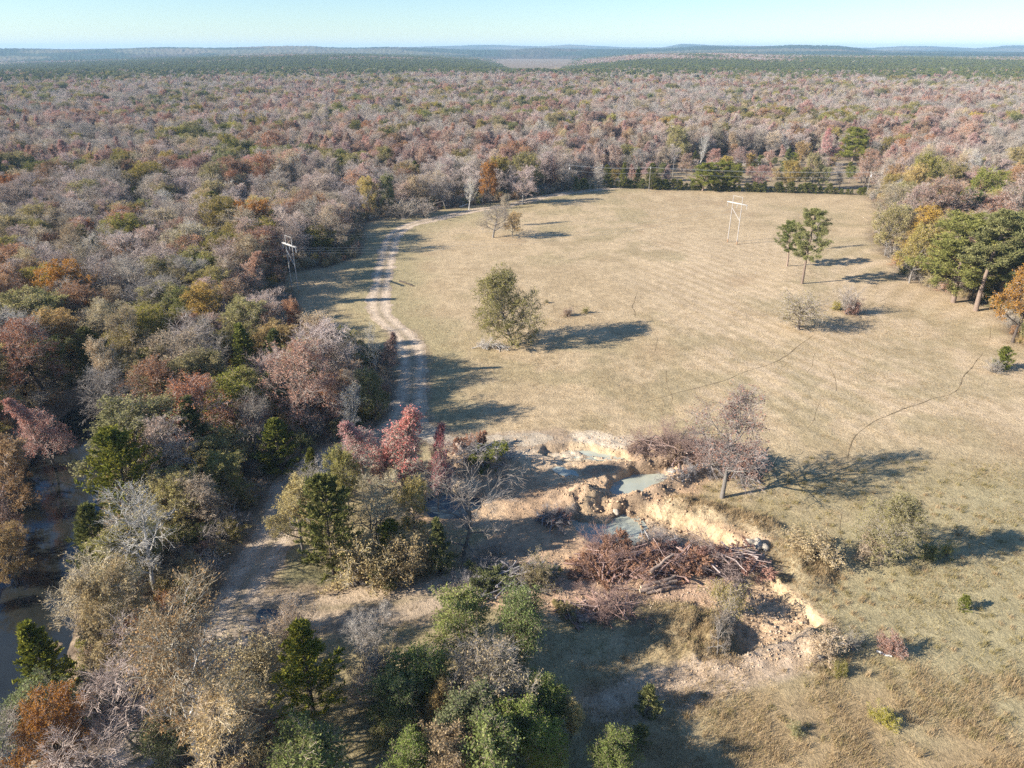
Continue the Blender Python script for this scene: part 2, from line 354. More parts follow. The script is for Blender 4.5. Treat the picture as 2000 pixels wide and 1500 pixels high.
KIND = {}          # kind -> (object name, category, description, [(trunk mesh, crown mesh, height, radius)])
def register(kind, name, cat, desc, gens, bark, mats):
    out = []
    for T, C in gens:
        vv = np.concatenate(C.v); H = np.percentile(vv[:, 2], 99.7); R = np.percentile(np.hypot(vv[:, 0], vv[:, 1]), 93)
        out.append((T.mesh(name + '_trunk', [M[bark]], True), C.mesh(name + '_crown', [M[m] for m in mats]), H, R))
    KIND[kind] = (name, cat, desc, out)
def remat(kind, src, name, cat, desc, bark, mats):
    out = []
    for t, c, H, R in KIND[src][3]:
        t = t.copy(); c = c.copy(); t.materials[0] = M[bark]
        for i, m in enumerate(mats): c.materials[i] = M[m]
        out.append((t, c, H, R))
    KIND[kind] = (name, cat, desc, out)

register('bare', 'bare_tree', 'bare tree', 'leafless pale grey tree with fine twigs', [broadleaf(1, 15, 5.2, 'round'), broadleaf(2, 16, 6.0, 'vase', lean=.12), broadleaf(3, 15, 4.6, 'vase', stems=3, n1=18)], 'bark_grey', ['twig_grey', 'leaf_tan'])
remat('mauve', 'bare', 'bare_tree', 'bare tree', 'bare tree with dull mauve brown twigs', 'bark_grey', ['twig_mauve', 'leaf_mauve'])
register('mauveleaf', 'sparse_tree', 'sparse tree', 'nearly bare tree with sparse mauve leaves', [broadleaf(11, 15, 5.4, 'round', leaves=2600, lsize=.24), broadleaf(12, 16, 4.6, 'tall', leaves=2200, lsize=.24)], 'bark_grey', ['twig_mauve', 'leaf_mauve'])
register('tan', 'sparse_tree', 'sparse tree', 'thinly leafed tan tree', [broadleaf(21, 14, 4.6, 'vase', leaves=2800, lsize=.22), broadleaf(22, 14, 4.8, 'round', leaves=2600, lsize=.22, stems=2)], 'bark_grey', ['twig_tan', 'leaf_tan'])
register('sycamore', 'sycamore_tree', 'tree', 'white limbed tree with bare twigs', [broadleaf(31, 17, 6.6, 'vase', n1=14, n3=5, up=.16, tr=.34, leaves=250, twig_r=.026), broadleaf(32, 18, 5.6, 'vase', n1=12, lean=.1, tr=.32, leaves=200, twig_r=.026)], 'bark_pale', ['twig_white', 'leaf_gold'])
register('sycgold', 'sycamore_tree', 'tree', 'pale trunked tree with thin golden leaves', [broadleaf(33, 17, 5.0, 'round', n1=14, leaves=6500, lsize=.24), broadleaf(34, 18, 4.6, 'vase', n1=14, leaves=5500, lsize=.24)], 'bark_pale', ['twig_tan', 'leaf_gold'])
register('apricot', 'sycamore_tree', 'tree', 'thin crowned apricot tan tree', [broadleaf(35, 18, 4.4, 'tall', n1=20, base=.2, leaves=4800, lsize=.22, up=.2), broadleaf(36, 17, 4.6, 'vase', n1=16, leaves=4200, lsize=.22)], 'bark_pale', ['twig_tan', 'leaf_apricot'])
register('rust', 'oak_tree', 'tree', 'rounded oak with dull rust brown leaves', [broadleaf(41, 15, 6.0, 'round', leaves=8500, lsize=.27), broadleaf(42, 15, 5.6, 'round', leaves=7000, lsize=.27, n1=17)], 'bark_dark', ['twig_mauve', 'leaf_rust'])
remat('pink', 'rust', 'oak_tree', 'tree', 'rounded tree with pinkish brown leaves', 'bark_grey', ['twig_mauve', 'leaf_pink'])
register('orange', 'oak_tree', 'tree', 'full crowned oak with burnt orange leaves', [broadleaf(51, 15, 6.0, 'round', leaves=17000, lsize=.29), broadleaf(52, 15, 5.4, 'round', leaves=15000, lsize=.29, n1=18)], 'bark_dark', ['twig_mauve', 'leaf_orange'])
remat('gold', 'orange', 'oak_tree', 'tree', 'full crowned tree with golden yellow leaves', 'bark_grey', ['twig_tan', 'leaf_gold'])
remat('olive', 'orange', 'oak_tree', 'tree', 'full crowned tree with olive green leaves', 'bark_grey', ['twig_tan', 'leaf_olive'])
remat('green', 'orange', 'oak_tree', 'tree', 'full crowned dark green tree', 'bark_dark', ['twig_tan', 'leaf_green'])
register('sweetgum', 'sweetgum_tree', 'tree', 'slender tree with thin pinkish red leaves', [broadleaf(61, 17, 3.9, 'cone', n1=24, leaves=6500, lsize=.22, base=.15, up=.2, tr=.2), broadleaf(62, 17, 3.5, 'cone', n1=26, leaves=5500, lsize=.22, base=.12, up=.22, tr=.2)], 'bark_grey', ['twig_grey', 'leaf_red'])
remat('salmon', 'sweetgum', 'sweetgum_tree', 'tree', 'slender tree with pale salmon leaves', 'bark_grey', ['twig_mauve', 'leaf_pink'])
remat('redgum', 'sweetgum', 'sweetgum_tree', 'tree', 'slender deep red tree', 'bark_grey', ['twig_mauve', 'leaf_crimson'])
remat('oakbare', 'mauveleaf', 'oak_tree', 'tree', 'bare oak with a few rust leaves', 'bark_grey', ['deadtwig', 'leaf_rust'])
register('openbare', 'bare_tree', 'bare tree', 'open spreading grey tree', [broadleaf(8, 13, 6.6, 'flat', n1=16, n2=5, n3=4, n4=3, base=.16, twig_r=.02, up=.03, wob=.16)], 'bark_grey', ['twig_grey', 'leaf_tan'])
register('cedar', 'cedar_tree', 'cedar', 'dense dark green cedar', [cedar(71), cedar(72, 11, 2.6, power=.8), cedar(73, 10, 3.6, power=.5)], 'bark_dark', ['leaf_cedar'])
register('pine', 'pine_tree', 'pine', 'tall pine with tufted green crown on a bare trunk', [pine(81), pine(82, 22, 4.0, .48), pine(83, 20, 6.0, .22, nl=70, tufts=11, per=40)], 'bark_pine', ['leaf_pine'])
register('willow', 'willow_shrub', 'shrub', 'bushy green shrub with upright stems', [broadleaf(91, 7, 3.0, 'round', stems=7, base=.06, n1=28, n2=6, n3=5, n4=4, leaves=15000, lsize=.2, up=.22, twig_r=.014, tr=.16), broadleaf(92, 7, 3.4, 'vase', stems=9, base=.06, n1=27, n2=6, n3=5, n4=4, leaves=14000, lsize=.2, up=.25, twig_r=.014, tr=.16), broadleaf(93, 7, 2.8, 'tall', stems=7, base=.05, n1=28, n2=6, n3=5, n4=4, leaves=14000, lsize=.2, up=.3, twig_r=.014, tr=.16)], 'bark_grey', ['twig_tan', 'leaf_willow'])
remat('willowgold', 'willow', 'willow_shrub', 'shrub', 'bushy yellowing shrub with upright stems', 'bark_grey', ['twig_tan', 'leaf_gold'])
register('willowtan', 'willow_shrub', 'shrub', 'wispy tan and grey shrub', [broadleaf(95, 6, 2.8, 'vase', stems=9, base=.06, n1=27, n2=6, n3=5, n4=4, leaves=3500, lsize=.17, up=.25, twig_r=.016, tr=.16), broadleaf(96, 6, 2.6, 'round', stems=7, base=.06, n1=28, n2=6, n3=5, n4=4, leaves=3000, lsize=.17, up=.25, twig_r=.016, tr=.16)], 'bark_grey', ['twig_grey', 'leaf_tan'])
register('hawthorn', 'field_tree', 'tree', 'low spreading grey tree with sparse greenish leaves', [broadleaf(57, 8, 5.2, 'flat', base=.3, n1=18, n2=7, n3=6, n4=4, leaves=3800, lsize=.2, tr=.26, up=.03)], 'bark_dark', ['twig_grey', 'leaf_olive'])
register('lowolive', 'oak_tree', 'tree', 'olive green tree leafed to the ground', [broadleaf(55, 15, 6.0, 'round', base=.07, n1=32, n2=7, n3=6, n4=4, leaves=24000, lsize=.26, up=.1)], 'bark_grey', ['twig_tan', 'leaf_olive'])
register('bushtan', 'bush', 'bush', 'low twiggy tan brown bush', [bush(101), bush(102, 2.4, 2.0, 20)], 'bark_grey', ['twig_tan', 'leaf_tan'])
remat('bushgreen', 'bushtan', 'bush', 'bush', 'low leafy green bush', 'bark_dark', ['twig_tan', 'leaf_green'])
remat('busholive', 'bushtan', 'bush', 'bush', 'low leafy olive bush', 'bark_dark', ['twig_tan', 'leaf_olive'])
remat('bushrust', 'bushtan', 'bush', 'bush', 'low reddish brown bush', 'bark_dark', ['twig_mauve', 'leaf_rust'])
register('bushbare', 'bush', 'bush', 'bare grey twiggy bush', [bush(105, 2.6, 1.8, 22, 0), bush(106, 2.6, 1.8, 22, 0)], 'bark_grey', ['twig_grey', 'leaf_tan'])
register('hedge', 'hedge_shrub', 'shrub', 'small rounded cedar of the hedge row', [cedar(111, 4.0, 1.5, 60, 60, .03, .55, .34), cedar(112, 4.2, 1.7, 60, 60, .03, .5, .34)], 'bark_dark', ['leaf_cedar'])


# ------------------------------------------------------------------ terrain
CREEK = chaikin(PP([(210, 800), (120, 880), (112, 985), (88, 1060), (75, 1150), (38, 1230), (8, 1330), (-70, 1500), (-150, 1700)], -3), 2)
PITS = [  # polygon (px), depth, edge softness m
    ([(1105, 985), (1120, 1020), (1160, 1060), (1240, 1100), (1400, 1095), (1478, 1078), (1435, 1050), (1385, 1026), (1330, 1002), (1268, 982), (1222, 974), (1190, 1000), (1150, 1000)], 2.0, .7),
    ([(1100, 1022), (1120, 1002), (1165, 996), (1222, 1002), (1250, 1030), (1245, 1064), (1190, 1072), (1128, 1056)], 1.5, .8, -2.1),
    ([(1180, 955), (1198, 976), (1250, 974), (1300, 960), (1325, 938), (1295, 920), (1230, 922), (1190, 938)], 2.3, 1.3, -1.2),
    ([(1050, 884), (1062, 868), (1112, 862), (1180, 872), (1243, 886), (1235, 900), (1160, 904), (1090, 897)], .9, .8),
    ([(1118, 879), (1150, 877), (1200, 884), (1190, 893), (1140, 890)], .5, .7, -.9),
    ([(800, 985), (810, 955), (880, 940), (945, 955), (955, 985), (900, 1012), (840, 1010)], 2.0, 1.8),
    ([(1440, 1120), (1500, 1118), (1550, 1160), (1607, 1211), (1570, 1236), (1500, 1262), (1440, 1282), (1400, 1262), (1420, 1190)], 1.1, .6),
    ([(895, 1085), (960, 1060), (985, 1080), (955, 1105), (905, 1112)], 1.3, .9),
    ([(1085, 905), (1130, 916), (1140, 930), (1100, 930), (1070, 915)], .45, .8),
    ([(497, 1185), (545, 1180), (560, 1205), (520, 1225), (490, 1218)], .4, 1.0),
    ([(455, 1235), (490, 1232), (505, 1250), (470, 1262)], .35, .9),
]
PITW = [(PP(p, Z), d, s) for p, d, s, Z in [(q + (0.0,))[:4] for q in PITS]]
MOUNDS = [  # u, v, rx, ry, h, rot deg
    (1143, 970, 3.8, 3.2, 2.1, 0), (1110, 965, 3, 3, .5, 0), (1335, 1240, 7.0, 6.0, 1.5, 0), (1390, 1250, 3.4, 4.0, .5, 0), (1558, 1105, 4.0, 6.0, 1.7, 10), (1595, 1105, 2.6, 3.5, 1.0, 0),
    (912, 905, 4.2, 5.5, 2.3, 0), (960, 915, 3.4, 4.5, 2.0, 0), (985, 945, 2.2, 3.0, 1.2, 0), (1275, 883, 4.5, 5, 1.2, 0), (1345, 890, 5, 5.5, 1.3, 0), (1430, 905, 4, 5, 1.4, 0), (1600, 1262, 3, 4, .8, 0), (1010, 1140, 4, 4, .5, 0)]
MW = [(*P(u, v)[:2], rx, ry, h, math.radians(r)) for u, v, rx, ry, h, r in MOUNDS]
RIDGES = [([(1325, 985), (1390, 1003), (1450, 1020), (1490, 1032)], 2.9, 1.15), ([(1250, 970), (1290, 957), (1340, 934), (1420, 905)], 1.6, 1.1), ([(1150, 922), (1200, 910), (1260, 908), (1330, 900)], 1.5, .55),
          ([(1210, 985), (1245, 972)], 1.6, .7), ([(1250, 1075), (1330, 1100), (1440, 1100)], 3.0, .5)]
RW = [(chaikin(PP(p), 1), w, h) for p, w, h in RIDGES]
def near_box(x, y): return (x > -60) & (x < 75) & (y > 45) & (y < 150)
def height(x, y):
    x = np.asarray(x, float); y = np.asarray(y, float)
    dist = np.hypot(x, y); far = 1 - sstep(450, 900, dist)
    z = (fbm(x, y, 70, 3) - .5) * 1.2 * far * sstep(60, 200, dist) + (fbm(x, y, 14, 5, 2) - .5) * .35 * far
    z = z + (fbm(x, y, 1.8, 7, 3) - .5) * .22 * (1 - sstep(120, 240, dist))
    nb = (x < -20) & (y < 170)
    if nb.any():
        cx, cy = x[nb], y[nb]; d = seg_dist(cx, cy, CREEK) + (fbm(cx, cy, 6, 21) - .5) * 4
        z[nb] = z[nb] - 3.3 * (1 - sstep(5.0, 11.0, d)) + .75 * (fbm(cx, cy, 2.4, 31) - .5) * (1 - sstep(4, 7, d))
    m = near_box(x, y)
    if m.any():
        px, py = x[m], y[m]; zz = z[m]
        rough = (fbm(px, py, 1.5, 41, 4) - .5) * 1.3
        jx = px + (fbm(px, py, 2.0, 51, 3) - .5) * 1.5; jy = py + (fbm(px, py, 2.0, 61, 3) - .5) * 1.5
        dig = np.zeros_like(px)
        for p, dep, s in PITW:
            k = sstep(-.1, s, sdf(jx, jy, p)); zz = zz - dep * k * (1 + .25 * rough); dig = np.maximum(dig, k)
        for a, b, rx, ry, h, rot in MW:
            c, sn = math.cos(rot), math.sin(rot); ex = ((jx - a) * c + (jy - b) * sn) / rx; ey = (-(jx - a) * sn + (jy - b) * c) / ry
            zz = zz + h * np.clip(1.08 - np.sqrt(ex * ex + ey * ey), 0, 1) ** 1.15 * (1 + .9 * rough) + .35 * rough * (ex * ex + ey * ey < 1)
        for p, w, h in RW:
            zz = zz + h * np.clip(1.05 - seg_dist(jx, jy, p) / w, 0, 1) ** .9 * (1 + 1.1 * rough)
        rid = np.abs(fbm(px, py, 1.1, 81, 2) - .5); zz = zz - .5 * np.exp(-(rid / .05) ** 2) * sstep(.25, .9, np.abs(zz - z[m])) 
        zz = zz + (rough * .35 + (fbm(px, py, .8, 71, 2) - .5) * .3) * np.clip(sstep(-1, 1, sdf(px, py, DIRTW)) , 0, 1)
        z[m] = zz
    return z
def zat(x, y): return float(height(np.array([x]), np.array([y]))[0])

DIRT = [(868, 872), (900, 860), (1000, 848), (1180, 852), (1310, 858), (1372, 880), (1390, 930), (1330, 965), (1452, 1030), (1512, 1062), (1495, 1120), (1545, 1150), (1608, 1213), (1590, 1290), (1450, 1312), (1300, 1345), (1190, 1385), (1130, 1370), (1290, 1310), (1420, 1285), (1420, 1210), (1300, 1165), (1180, 1172), (1130, 1200), (1050, 1200), (960, 1175), (880, 1160), (930, 1120), (905, 1085), (960, 1060), (985, 1035), (900, 1015), (800, 1000), (800, 950), (850, 930)]
DIRTW = PP(DIRT)
FIELD = PP([(1180, 367), (1690, 383), (1705, 400), (1700, 470), (1765, 545), (1870, 580), (1940, 602), (1975, 668), (2060, 700), (2300, 730), (2700, 1000), (2900, 1750), (620, 1750), (600, 1480), (540, 1400), (450, 1320), (432, 1230), (470, 1140), (500, 1040), (545, 930), (600, 895), (700, 870), (785, 830), (792, 790), (775, 740), (760, 690), (690, 672), (600, 690), (584, 620), (580, 575), (556, 560), (565, 530), (640, 522), (706, 500), (712, 436), (770, 424), (830, 414), (930, 401), (1000, 392), (1090, 378), (1130, 366)])
YARD = PP([(1120, 366), (1150, 343), (1300, 338), (1330, 316), (1450, 306), (1560, 306), (1725, 316), (1722, 380), (1690, 383), (1180, 367)])
OPEN2 = [PP([(1035, 306), (1150, 300), (1150, 309), (1035, 314)]), PP([(-300, 322), (40, 322), (95, 331), (60, 338), (-300, 340)]), PP([(1165, 303), (1240, 303), (1240, 318), (1165, 318)])]
PATHS = {  # name -> list of (points px, width)
    'track': (chaikin(PP([(1215, 366), (1130, 374), (1070, 384), (1000, 400), (920, 412), (850, 427), (800, 438), (768, 458), (757, 490), (750, 530), (742, 570), (737, 598), (750, 625), (785, 648), (803, 680), (808, 720), (804, 770), (795, 815), (740, 858), (640, 890), (575, 930), (550, 1010), (530, 1060), (490, 1120), (462, 1180), (452, 1240), (400, 1340), (320, 1420), (262, 1490), (200, 1580)]), 3), 4.6),
    'spur': (chaikin(PP([(800, 812), (840, 850), (890, 868), (960, 862), (1080, 855)]), 3), 4.0),
    'lane': (chaikin(PP([(985, 1085), (930, 1125), (860, 1160), (760, 1180), (640, 1187), (540, 1185), (458, 1200)]), 3), 5.0)}
TRAILS = [[(1920, 690), (1888, 728), (1868, 765), (1800, 790), (1715, 820), (1672, 850), (1655, 900)], [(1590, 655), (1560, 675), (1530, 700), (1480, 720), (1400, 748), (1330, 765), (1250, 790)], [(1245, 570), (1240, 585), (1241, 610), (1240, 622)], [(1272, 650), (1283, 672), (1278, 690)], [(1302, 725), (1305, 760), (1310, 790)],
          [(1592, 690), (1588, 715), (1575, 730)], [(1618, 715), (1632, 740), (1633, 765)], [(1935, 640), (1932, 665)], [(1645, 1000), (1638, 1040), (1655, 1075), (1632, 1120), (1625, 1180)], [(1498, 1380), (1509, 1410), (1503, 1440), (1508, 1500)], [(940, 700), (1020, 712), (1090, 705)], [(1600, 790), (1575, 840)], [(1710, 590), (1690, 605), (1680, 620)], [(1790, 575), (1735, 580), (1712, 592)]]
def wiggle(p, s):
    r = np.random.default_rng(s); q = [p[0]]
    for a, b in zip(p[:-1], p[1:]):
        L = np.hypot(*(b - a)); n = max(1, int(L / 3.5)); d = (b - a) / L
        for k in range(1, n + 1): q.append(a + (b - a) * k / n + np.array([-d[1], d[0]]) * r.normal() * .45 * (k < n))
    return np.array(q)
TRW = [chaikin(wiggle(PP(t), i), 2) for i, t in enumerate(TRAILS)]

def C3(*c): return np.array(c, float)
def lerp(a, b, k): return a * (1 - k[:, None]) + b * k[:, None]
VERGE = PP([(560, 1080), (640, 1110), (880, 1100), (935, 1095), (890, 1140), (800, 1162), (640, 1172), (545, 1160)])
SLOPE = chaikin(PP([(1585, 1262), (1530, 1290), (1440, 1312), (1330, 1340), (1240, 1362), (1185, 1380)]), 2)
def ground_color(x, y):
    n1 = fbm(x, y, 26, 101); n2 = fbm(x, y, 7, 111); n3 = fbm(x, y, 1.6, 121, 2)
    straw, straw2, green, brown = C3(.525, .395, .24), C3(.445, .33, .195), C3(.30, .265, .135), C3(.41, .29, .175)
    c = lerp(straw, straw2, sstep(.35, .65, n2 * .6 + n3 * .4))
    # mowing stripes of the hay field, right half
    ph = x * .89 + y * .46
    st = .5 + .5 * np.sin(ph * 2 * math.pi / 4.6 + (n1 - .5) * 3)
    c = lerp(c, C3(.64, .49, .33), .6 * st * sstep(20, 60, x) * sstep(100, 130, y) * (1 - sstep(240, 300, y)))
    c = lerp(c, brown, .55 * sstep(.58, .75, n1) * sstep(.4, .6, n2))
    g = np.zeros_like(x); g = .85 * (1 - sstep(84, 100, y + 10 * (n1 - .5))) * sstep(.38, .56, fbm(x, y, 12, 133))
    g = np.maximum(g, .75 * (1 - sstep(98, 122, y + 14 * (n1 - .5))) * sstep(.25, .6, n1 * .6 + n2 * .5))
    g = np.maximum(g, .8 * (1 - sstep(5, 20, seg_dist(x, y, PATHS['track'][0]) + 12 * (n2 - .5))) * (y > 100))
    g = np.maximum(g, .45 * sstep(.48, .62, fbm(x, y, 40, 131)) * sstep(.35, .6, n2))
    c = lerp(c, green, np.clip(g, 0, 1) * .7)
    sg = (1 - sstep(88, 106, y + 10 * (n1 - .5))) * sstep(14, 26, x) * sstep(.30, .55, fbm(x, y, 15, 137)); c = lerp(c, C3(.385, .325, .185), sg * .75)
    # tall tan grass at the near right
    tall = (1 - sstep(56, 62, y + 5 * (n2 - .5))) * sstep(6, 14, x); c = lerp(c, C3(.40, .275, .15), tall * .7 * sstep(.3, .6, n2))
    # woods floor
    f = ~inside(x, y, FIELD); op = inside(x, y, YARD)
    for p in OPEN2: op |= inside(x, y, p)
    fd = np.where(f, 1.0, 0.0); near = y < 420
    if near.any(): fd[near] = sstep(-1.5, 1.5, -sdf(x[near], y[near], FIELD) + 3 * (n2[near] - .5))
    fd = np.where(op, 0, fd)
    c = lerp(c, lerp(C3(.19, .14, .095), C3(.29, .215, .145), sstep(.35, .65, n3)), fd)
    c = lerp(c, lerp(C3(.36, .27, .19), C3(.28, .23, .13), n2), np.where(op, .8, 0))
    # shade-side grass between lower road and shrubs
    m = near_box(x, y) | ((x < 0) & (y < 170))
    X, Y, cc = x[m], y[m], c[m]; a1, a2, a3 = n1[m], n2[m], n3[m]
    k = sstep(-2.2, .4, sdf(X, Y, DIRTW) + 3.2 * (a2 - .5) + 1.6 * (a3 - .5))
    dirt = lerp(C3(.60, .42, .26), C3(.50, .34, .21), sstep(.4, .65, a2))
    dirt = lerp(dirt, C3(.64, .50, .34), sstep(.5, .72, fbm(X, Y, 11, 141)))
    cc = lerp(cc, dirt, k)
    # pale sandy far rim, brown churned middle
    u, v = proj(X, Y, 0 * X)
    cc = lerp(cc, C3(.68, .56, .41), .9 * sstep(905, 868, v + 10 * (a2 - .5)) * k)
    cc = lerp(cc, C3(.40, .26, .16), .6 * k * sstep(0, 40, 60 - np.abs(u - 1030)) * sstep(0, 50, 75 - np.abs(v - 985)))
    cc = lerp(cc, C3(.54, .36, .245), .8 * k * sstep(0, 60, 190 - np.abs(u - 1230)) * sstep(0, 15, 35 - np.abs(v - 1160)))
    for i, (p, dep, s) in enumerate(PITW):
        if i in (0, 3, 6):
            jx = X + (fbm(X, Y, 2.0, 51, 3) - .5) * 1.5; jy = Y + (fbm(X, Y, 2.0, 61, 3) - .5) * 1.5; q = sdf(jx, jy, p); e = sstep(-.5, .1, q) * (1 - sstep(s, s + 1.4, q))
            cc = lerp(cc, lerp(C3(.62, .48, .31), C3(.50, .35, .20), a3), e * .9 * ((X > 8) | (Y > 105)))
    PALE = (X, Y)
    # mounds: brown earth, some grassed over
    for i, (ax, ay, rx, ry, h, rot) in enumerate(MW):
        q = np.clip(1.15 - ((X - ax) / rx) ** 2 - ((Y - ay) / ry) ** 2, 0, 1); q = sstep(0, .35, q)
        col = {0: C3(.47, .345, .22), 2: C3(.345, .265, .15), 3: C3(.345, .265, .15), 4: C3(.37, .30, .185), 5: C3(.30, .24, .14), 12: C3(.27, .225, .12)}.get(i, C3(.46, .325, .215))
        cc = lerp(cc, lerp(col, col * .78, sstep(.4, .6, a3)), q * .9)
    for i, (p, w, h) in enumerate(RW):
        q = sstep(1.1, .6, seg_dist(X, Y, p) / w); col = C3(.47, .375, .235) if i == 0 else C3(.38, .27, .18)
        cc = lerp(cc, lerp(col, col * .75, sstep(.4, .62, a3)), q * .9)
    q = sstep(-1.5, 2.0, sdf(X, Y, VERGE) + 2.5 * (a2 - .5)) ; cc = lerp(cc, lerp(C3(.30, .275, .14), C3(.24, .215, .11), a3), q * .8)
    q = 1 - sstep(1.6, 3.4, seg_dist(X, Y, SLOPE) + 2.6 * (a2 - .5) + 1.2 * (a3 - .5)); cc = lerp(cc, lerp(C3(.58, .44, .31), C3(.46, .34, .23), sstep(.4, .6, a3)), q * .9)
    # creek bed
    d = seg_dist(X, Y, CREEK); q = 1 - sstep(6, 10, d + 4 * (a2 - .5)); cc = lerp(cc, lerp(C3(.16, .12, .085), C3(.30, .225, .15), sstep(.45, .7, a3)), q)
    # trodden earth beside lanes
    for nm, wd in (('track', 3.7), ('spur', 3.4), ('lane', 4.6)):
        q = 1 - sstep(wd - 1.2, wd + 1.2, seg_dist(X, Y, PATHS[nm][0]) + 2.2 * (a3 - .5) + 1.5 * (a2 - .5)); cc = lerp(cc, C3(.36, .265, .18), q * .85)
    c[m] = cc
    return c

def soil_mat():
    t = NT('ground_soil'); geo = t.n('NewGeometry'); a = t.attr('col')
    pos = geo.outputs['Position']
    n1 = t.noise(.45, 5, .65, pos); n2 = t.noise(2.2, 4, .7, pos); n3 = t.noise(9, 3, .7, pos)
    k = t.math('MULTIPLY', t.math('MULTIPLY', t.ramp(n1, [(.3, (.80,) * 3), (.7, (1.18,) * 3)]), t.ramp(n2, [(.3, (.72,) * 3), (.7, (1.24,) * 3)])), t.ramp(n3, [(.3, (.75,) * 3), (.7, (1.2,) * 3)]))
    col = t.mix(1.0, a.outputs['Color'], k, 'MULTIPLY')
    b = t.bump(t.math('ADD', t.math('MULTIPLY', n2, .7), t.math('MULTIPLY', n3, .35)), .9, .35)
    t.principled(col, .95, b, .05); return t.m
M['soil'] = soil_mat()

def axis(a, b, step, grow, lo, hi):
    core = list(np.arange(a, b, step)); s = step; x = core[-1]
    while x < hi: s *= grow; x += s; core.append(x)
    s = step; x = a; pre = []
    while x > lo: s *= grow; x -= s; pre.append(x)
    return np.array(pre[::-1] + core)
def sheet(name, xs, ys, zf, cf, mat, flip=False):
    X, Y = np.meshgrid(xs, ys); x, y = X.ravel(), Y.ravel(); z = zf(x, y); nx = len(xs); ny = len(ys)
    i = np.arange(nx * ny).reshape(ny, nx); f = np.stack([i[:-1, :-1], i[:-1, 1:], i[1:, 1:], i[1:, :-1]], -1).reshape(-1, 4)
    b = MB(); b.add(np.stack([x, y, z], 1), f)
    return link(name, b.mesh(name, [mat], True, cf(x, y)))
GX = axis(-88, 62, .4, 1.055, -20000, 20000); GY = axis(38, 136, .36, 1.022, -300, 20000)
tag(sheet('ground', GX, GY, height, ground_color, M['soil']), 'dry tan pasture, woodland floor and dug earth', None, None, 'structure')

def ribbon(name, pts, width, rut, base, edge=.5, lift=.05, cross=9, step=.7, fade=True):
    seg = np.hypot(*np.diff(pts, axis=0).T); L = np.concatenate([[0], np.cumsum(seg)]); n = max(4, int(L[-1] / step))
    s = np.linspace(0, L[-1], n); p = np.stack([np.interp(s, L, pts[:, 0]), np.interp(s, L, pts[:, 1])], 1)
    t = norm(np.gradient(p, axis=0)); nr = np.stack([-t[:, 1], t[:, 0]], 1)
    o = np.linspace(-1, 1, cross); w = width * .5 * (1 + edge * (fbm(s, s * 0 + 3, 3.5, len(name)) - .5))
    if fade: w = w * np.clip(np.minimum(s, L[-1] - s) / 3 + .25, 0, 1)
    wl = w * (1 + edge * (fbm(s, s * 0 + 31, 2.2, 5) - .5)); wr = w * (1 + edge * (fbm(s, s * 0 + 77, 2.2, 6) - .5))
    off = np.where(o[None] < 0, o[None] * wl[:, None], o[None] * wr[:, None])
    xy = p[:, None] + nr[:, None] * off[:, :, None]; x, y = xy[..., 0].ravel(), xy[..., 1].ravel()
    z = height(x, y) + lift; oo = np.broadcast_to(o, (n, cross)).ravel()
    z = z - (lift + .03) * sstep(.8, 1, np.abs(oo)) - (.05 * np.exp(-((np.abs(oo) - .45) / .16) ** 2) if rut else 0)
    n2 = fbm(x, y, 2.5, 151); c = lerp(np.array(base), np.array(base) * .78, sstep(.35, .65, n2))
    if rut: c = lerp(c, np.array(rut), .8 * np.exp(-((np.abs(oo) - .45) / .17) ** 2)); c = lerp(c, C3(.29, .235, .14), .55 * np.exp(-(oo / .14) ** 2) * (.4 + n2))
    i = np.arange(n * cross).reshape(n, cross); f = np.stack([i[:-1, :-1], i[1:, :-1], i[1:, 1:], i[:-1, 1:]], -1).reshape(-1, 4)
    b = MB(); b.add(np.stack([x, y, z], 1), f[:, ::-1]); return link(name, b.mesh(name, [M['soil']], True, c))
tag(ribbon('dirt_track', PATHS['track'][0], 7.2, (.70, .555, .41), (.55, .425, .30)), 'two rutted dirt track curving along the edge of the woods', None, None, 'structure')
tag(ribbon('dirt_lane', PATHS['lane'][0], 6.5, (.56, .43, .30), (.50, .38, .26)), 'pale dirt lane passing below the clump of trees', None, None, 'structure')
tag(ribbon('dirt_path', PATHS['spur'][0], 5.0, None, (.55, .45, .33)), 'pale sandy path leading into the dug pit', None, None, 'structure')
for i, t in enumerate(TRW):
    tag(ribbon('cattle_trail', t, .40 if i < 3 else .26, None, (.235, .175, .105), 1.5, .03, 3, .6, True), 'thin dark trail worn into the dry grass', None, None, 'structure')

# water
def water_mat(name, col, rough, scale=1.2, st=.06):
    t = NT(name); geo = t.n('NewGeometry'); n = t.noise(scale, 3, .5, geo.outputs['Position'])
    p = t.principled(t.ramp(t.noise(.25, 3, .5, geo.outputs['Position']), [(.35, col), (.65, tuple(q * 1.25 for q in col))]), rough, t.bump(n, st, .1), .5); return t.m
M['pond'] = water_mat('pond_water', (.35, .365, .30), .10); M['creek'] = water_mat('creek_water', (.018, .020, .018), .03, 2.5, .05); M['clear'] = water_mat('clear_water', (.035, .05, .06), .05)
def blob(name, pts, z, mat, label):
    p = chaikin(pts, 2, True); c = p.mean(0); p = c + (p - c) * 1.3; b = MB(); n = len(p)
    v = np.concatenate([[[*c, z]], np.c_[p, np.full(n, z)]]); i = np.arange(n)
    b.add(v, np.stack([0 * i, i + 1, (i + 1) % n + 1], 1)); return tag(link(name, b.mesh(name, [mat], True)), label, None, None, 'structure')
blob('pond_water', PP([(1105, 1020), (1125, 1002), (1170, 998), (1220, 1004), (1250, 1030), (1240, 1064), (1185, 1070), (1130, 1054)], -2.1), -2.1, M['pond'], 'grey green pond water in the pit')
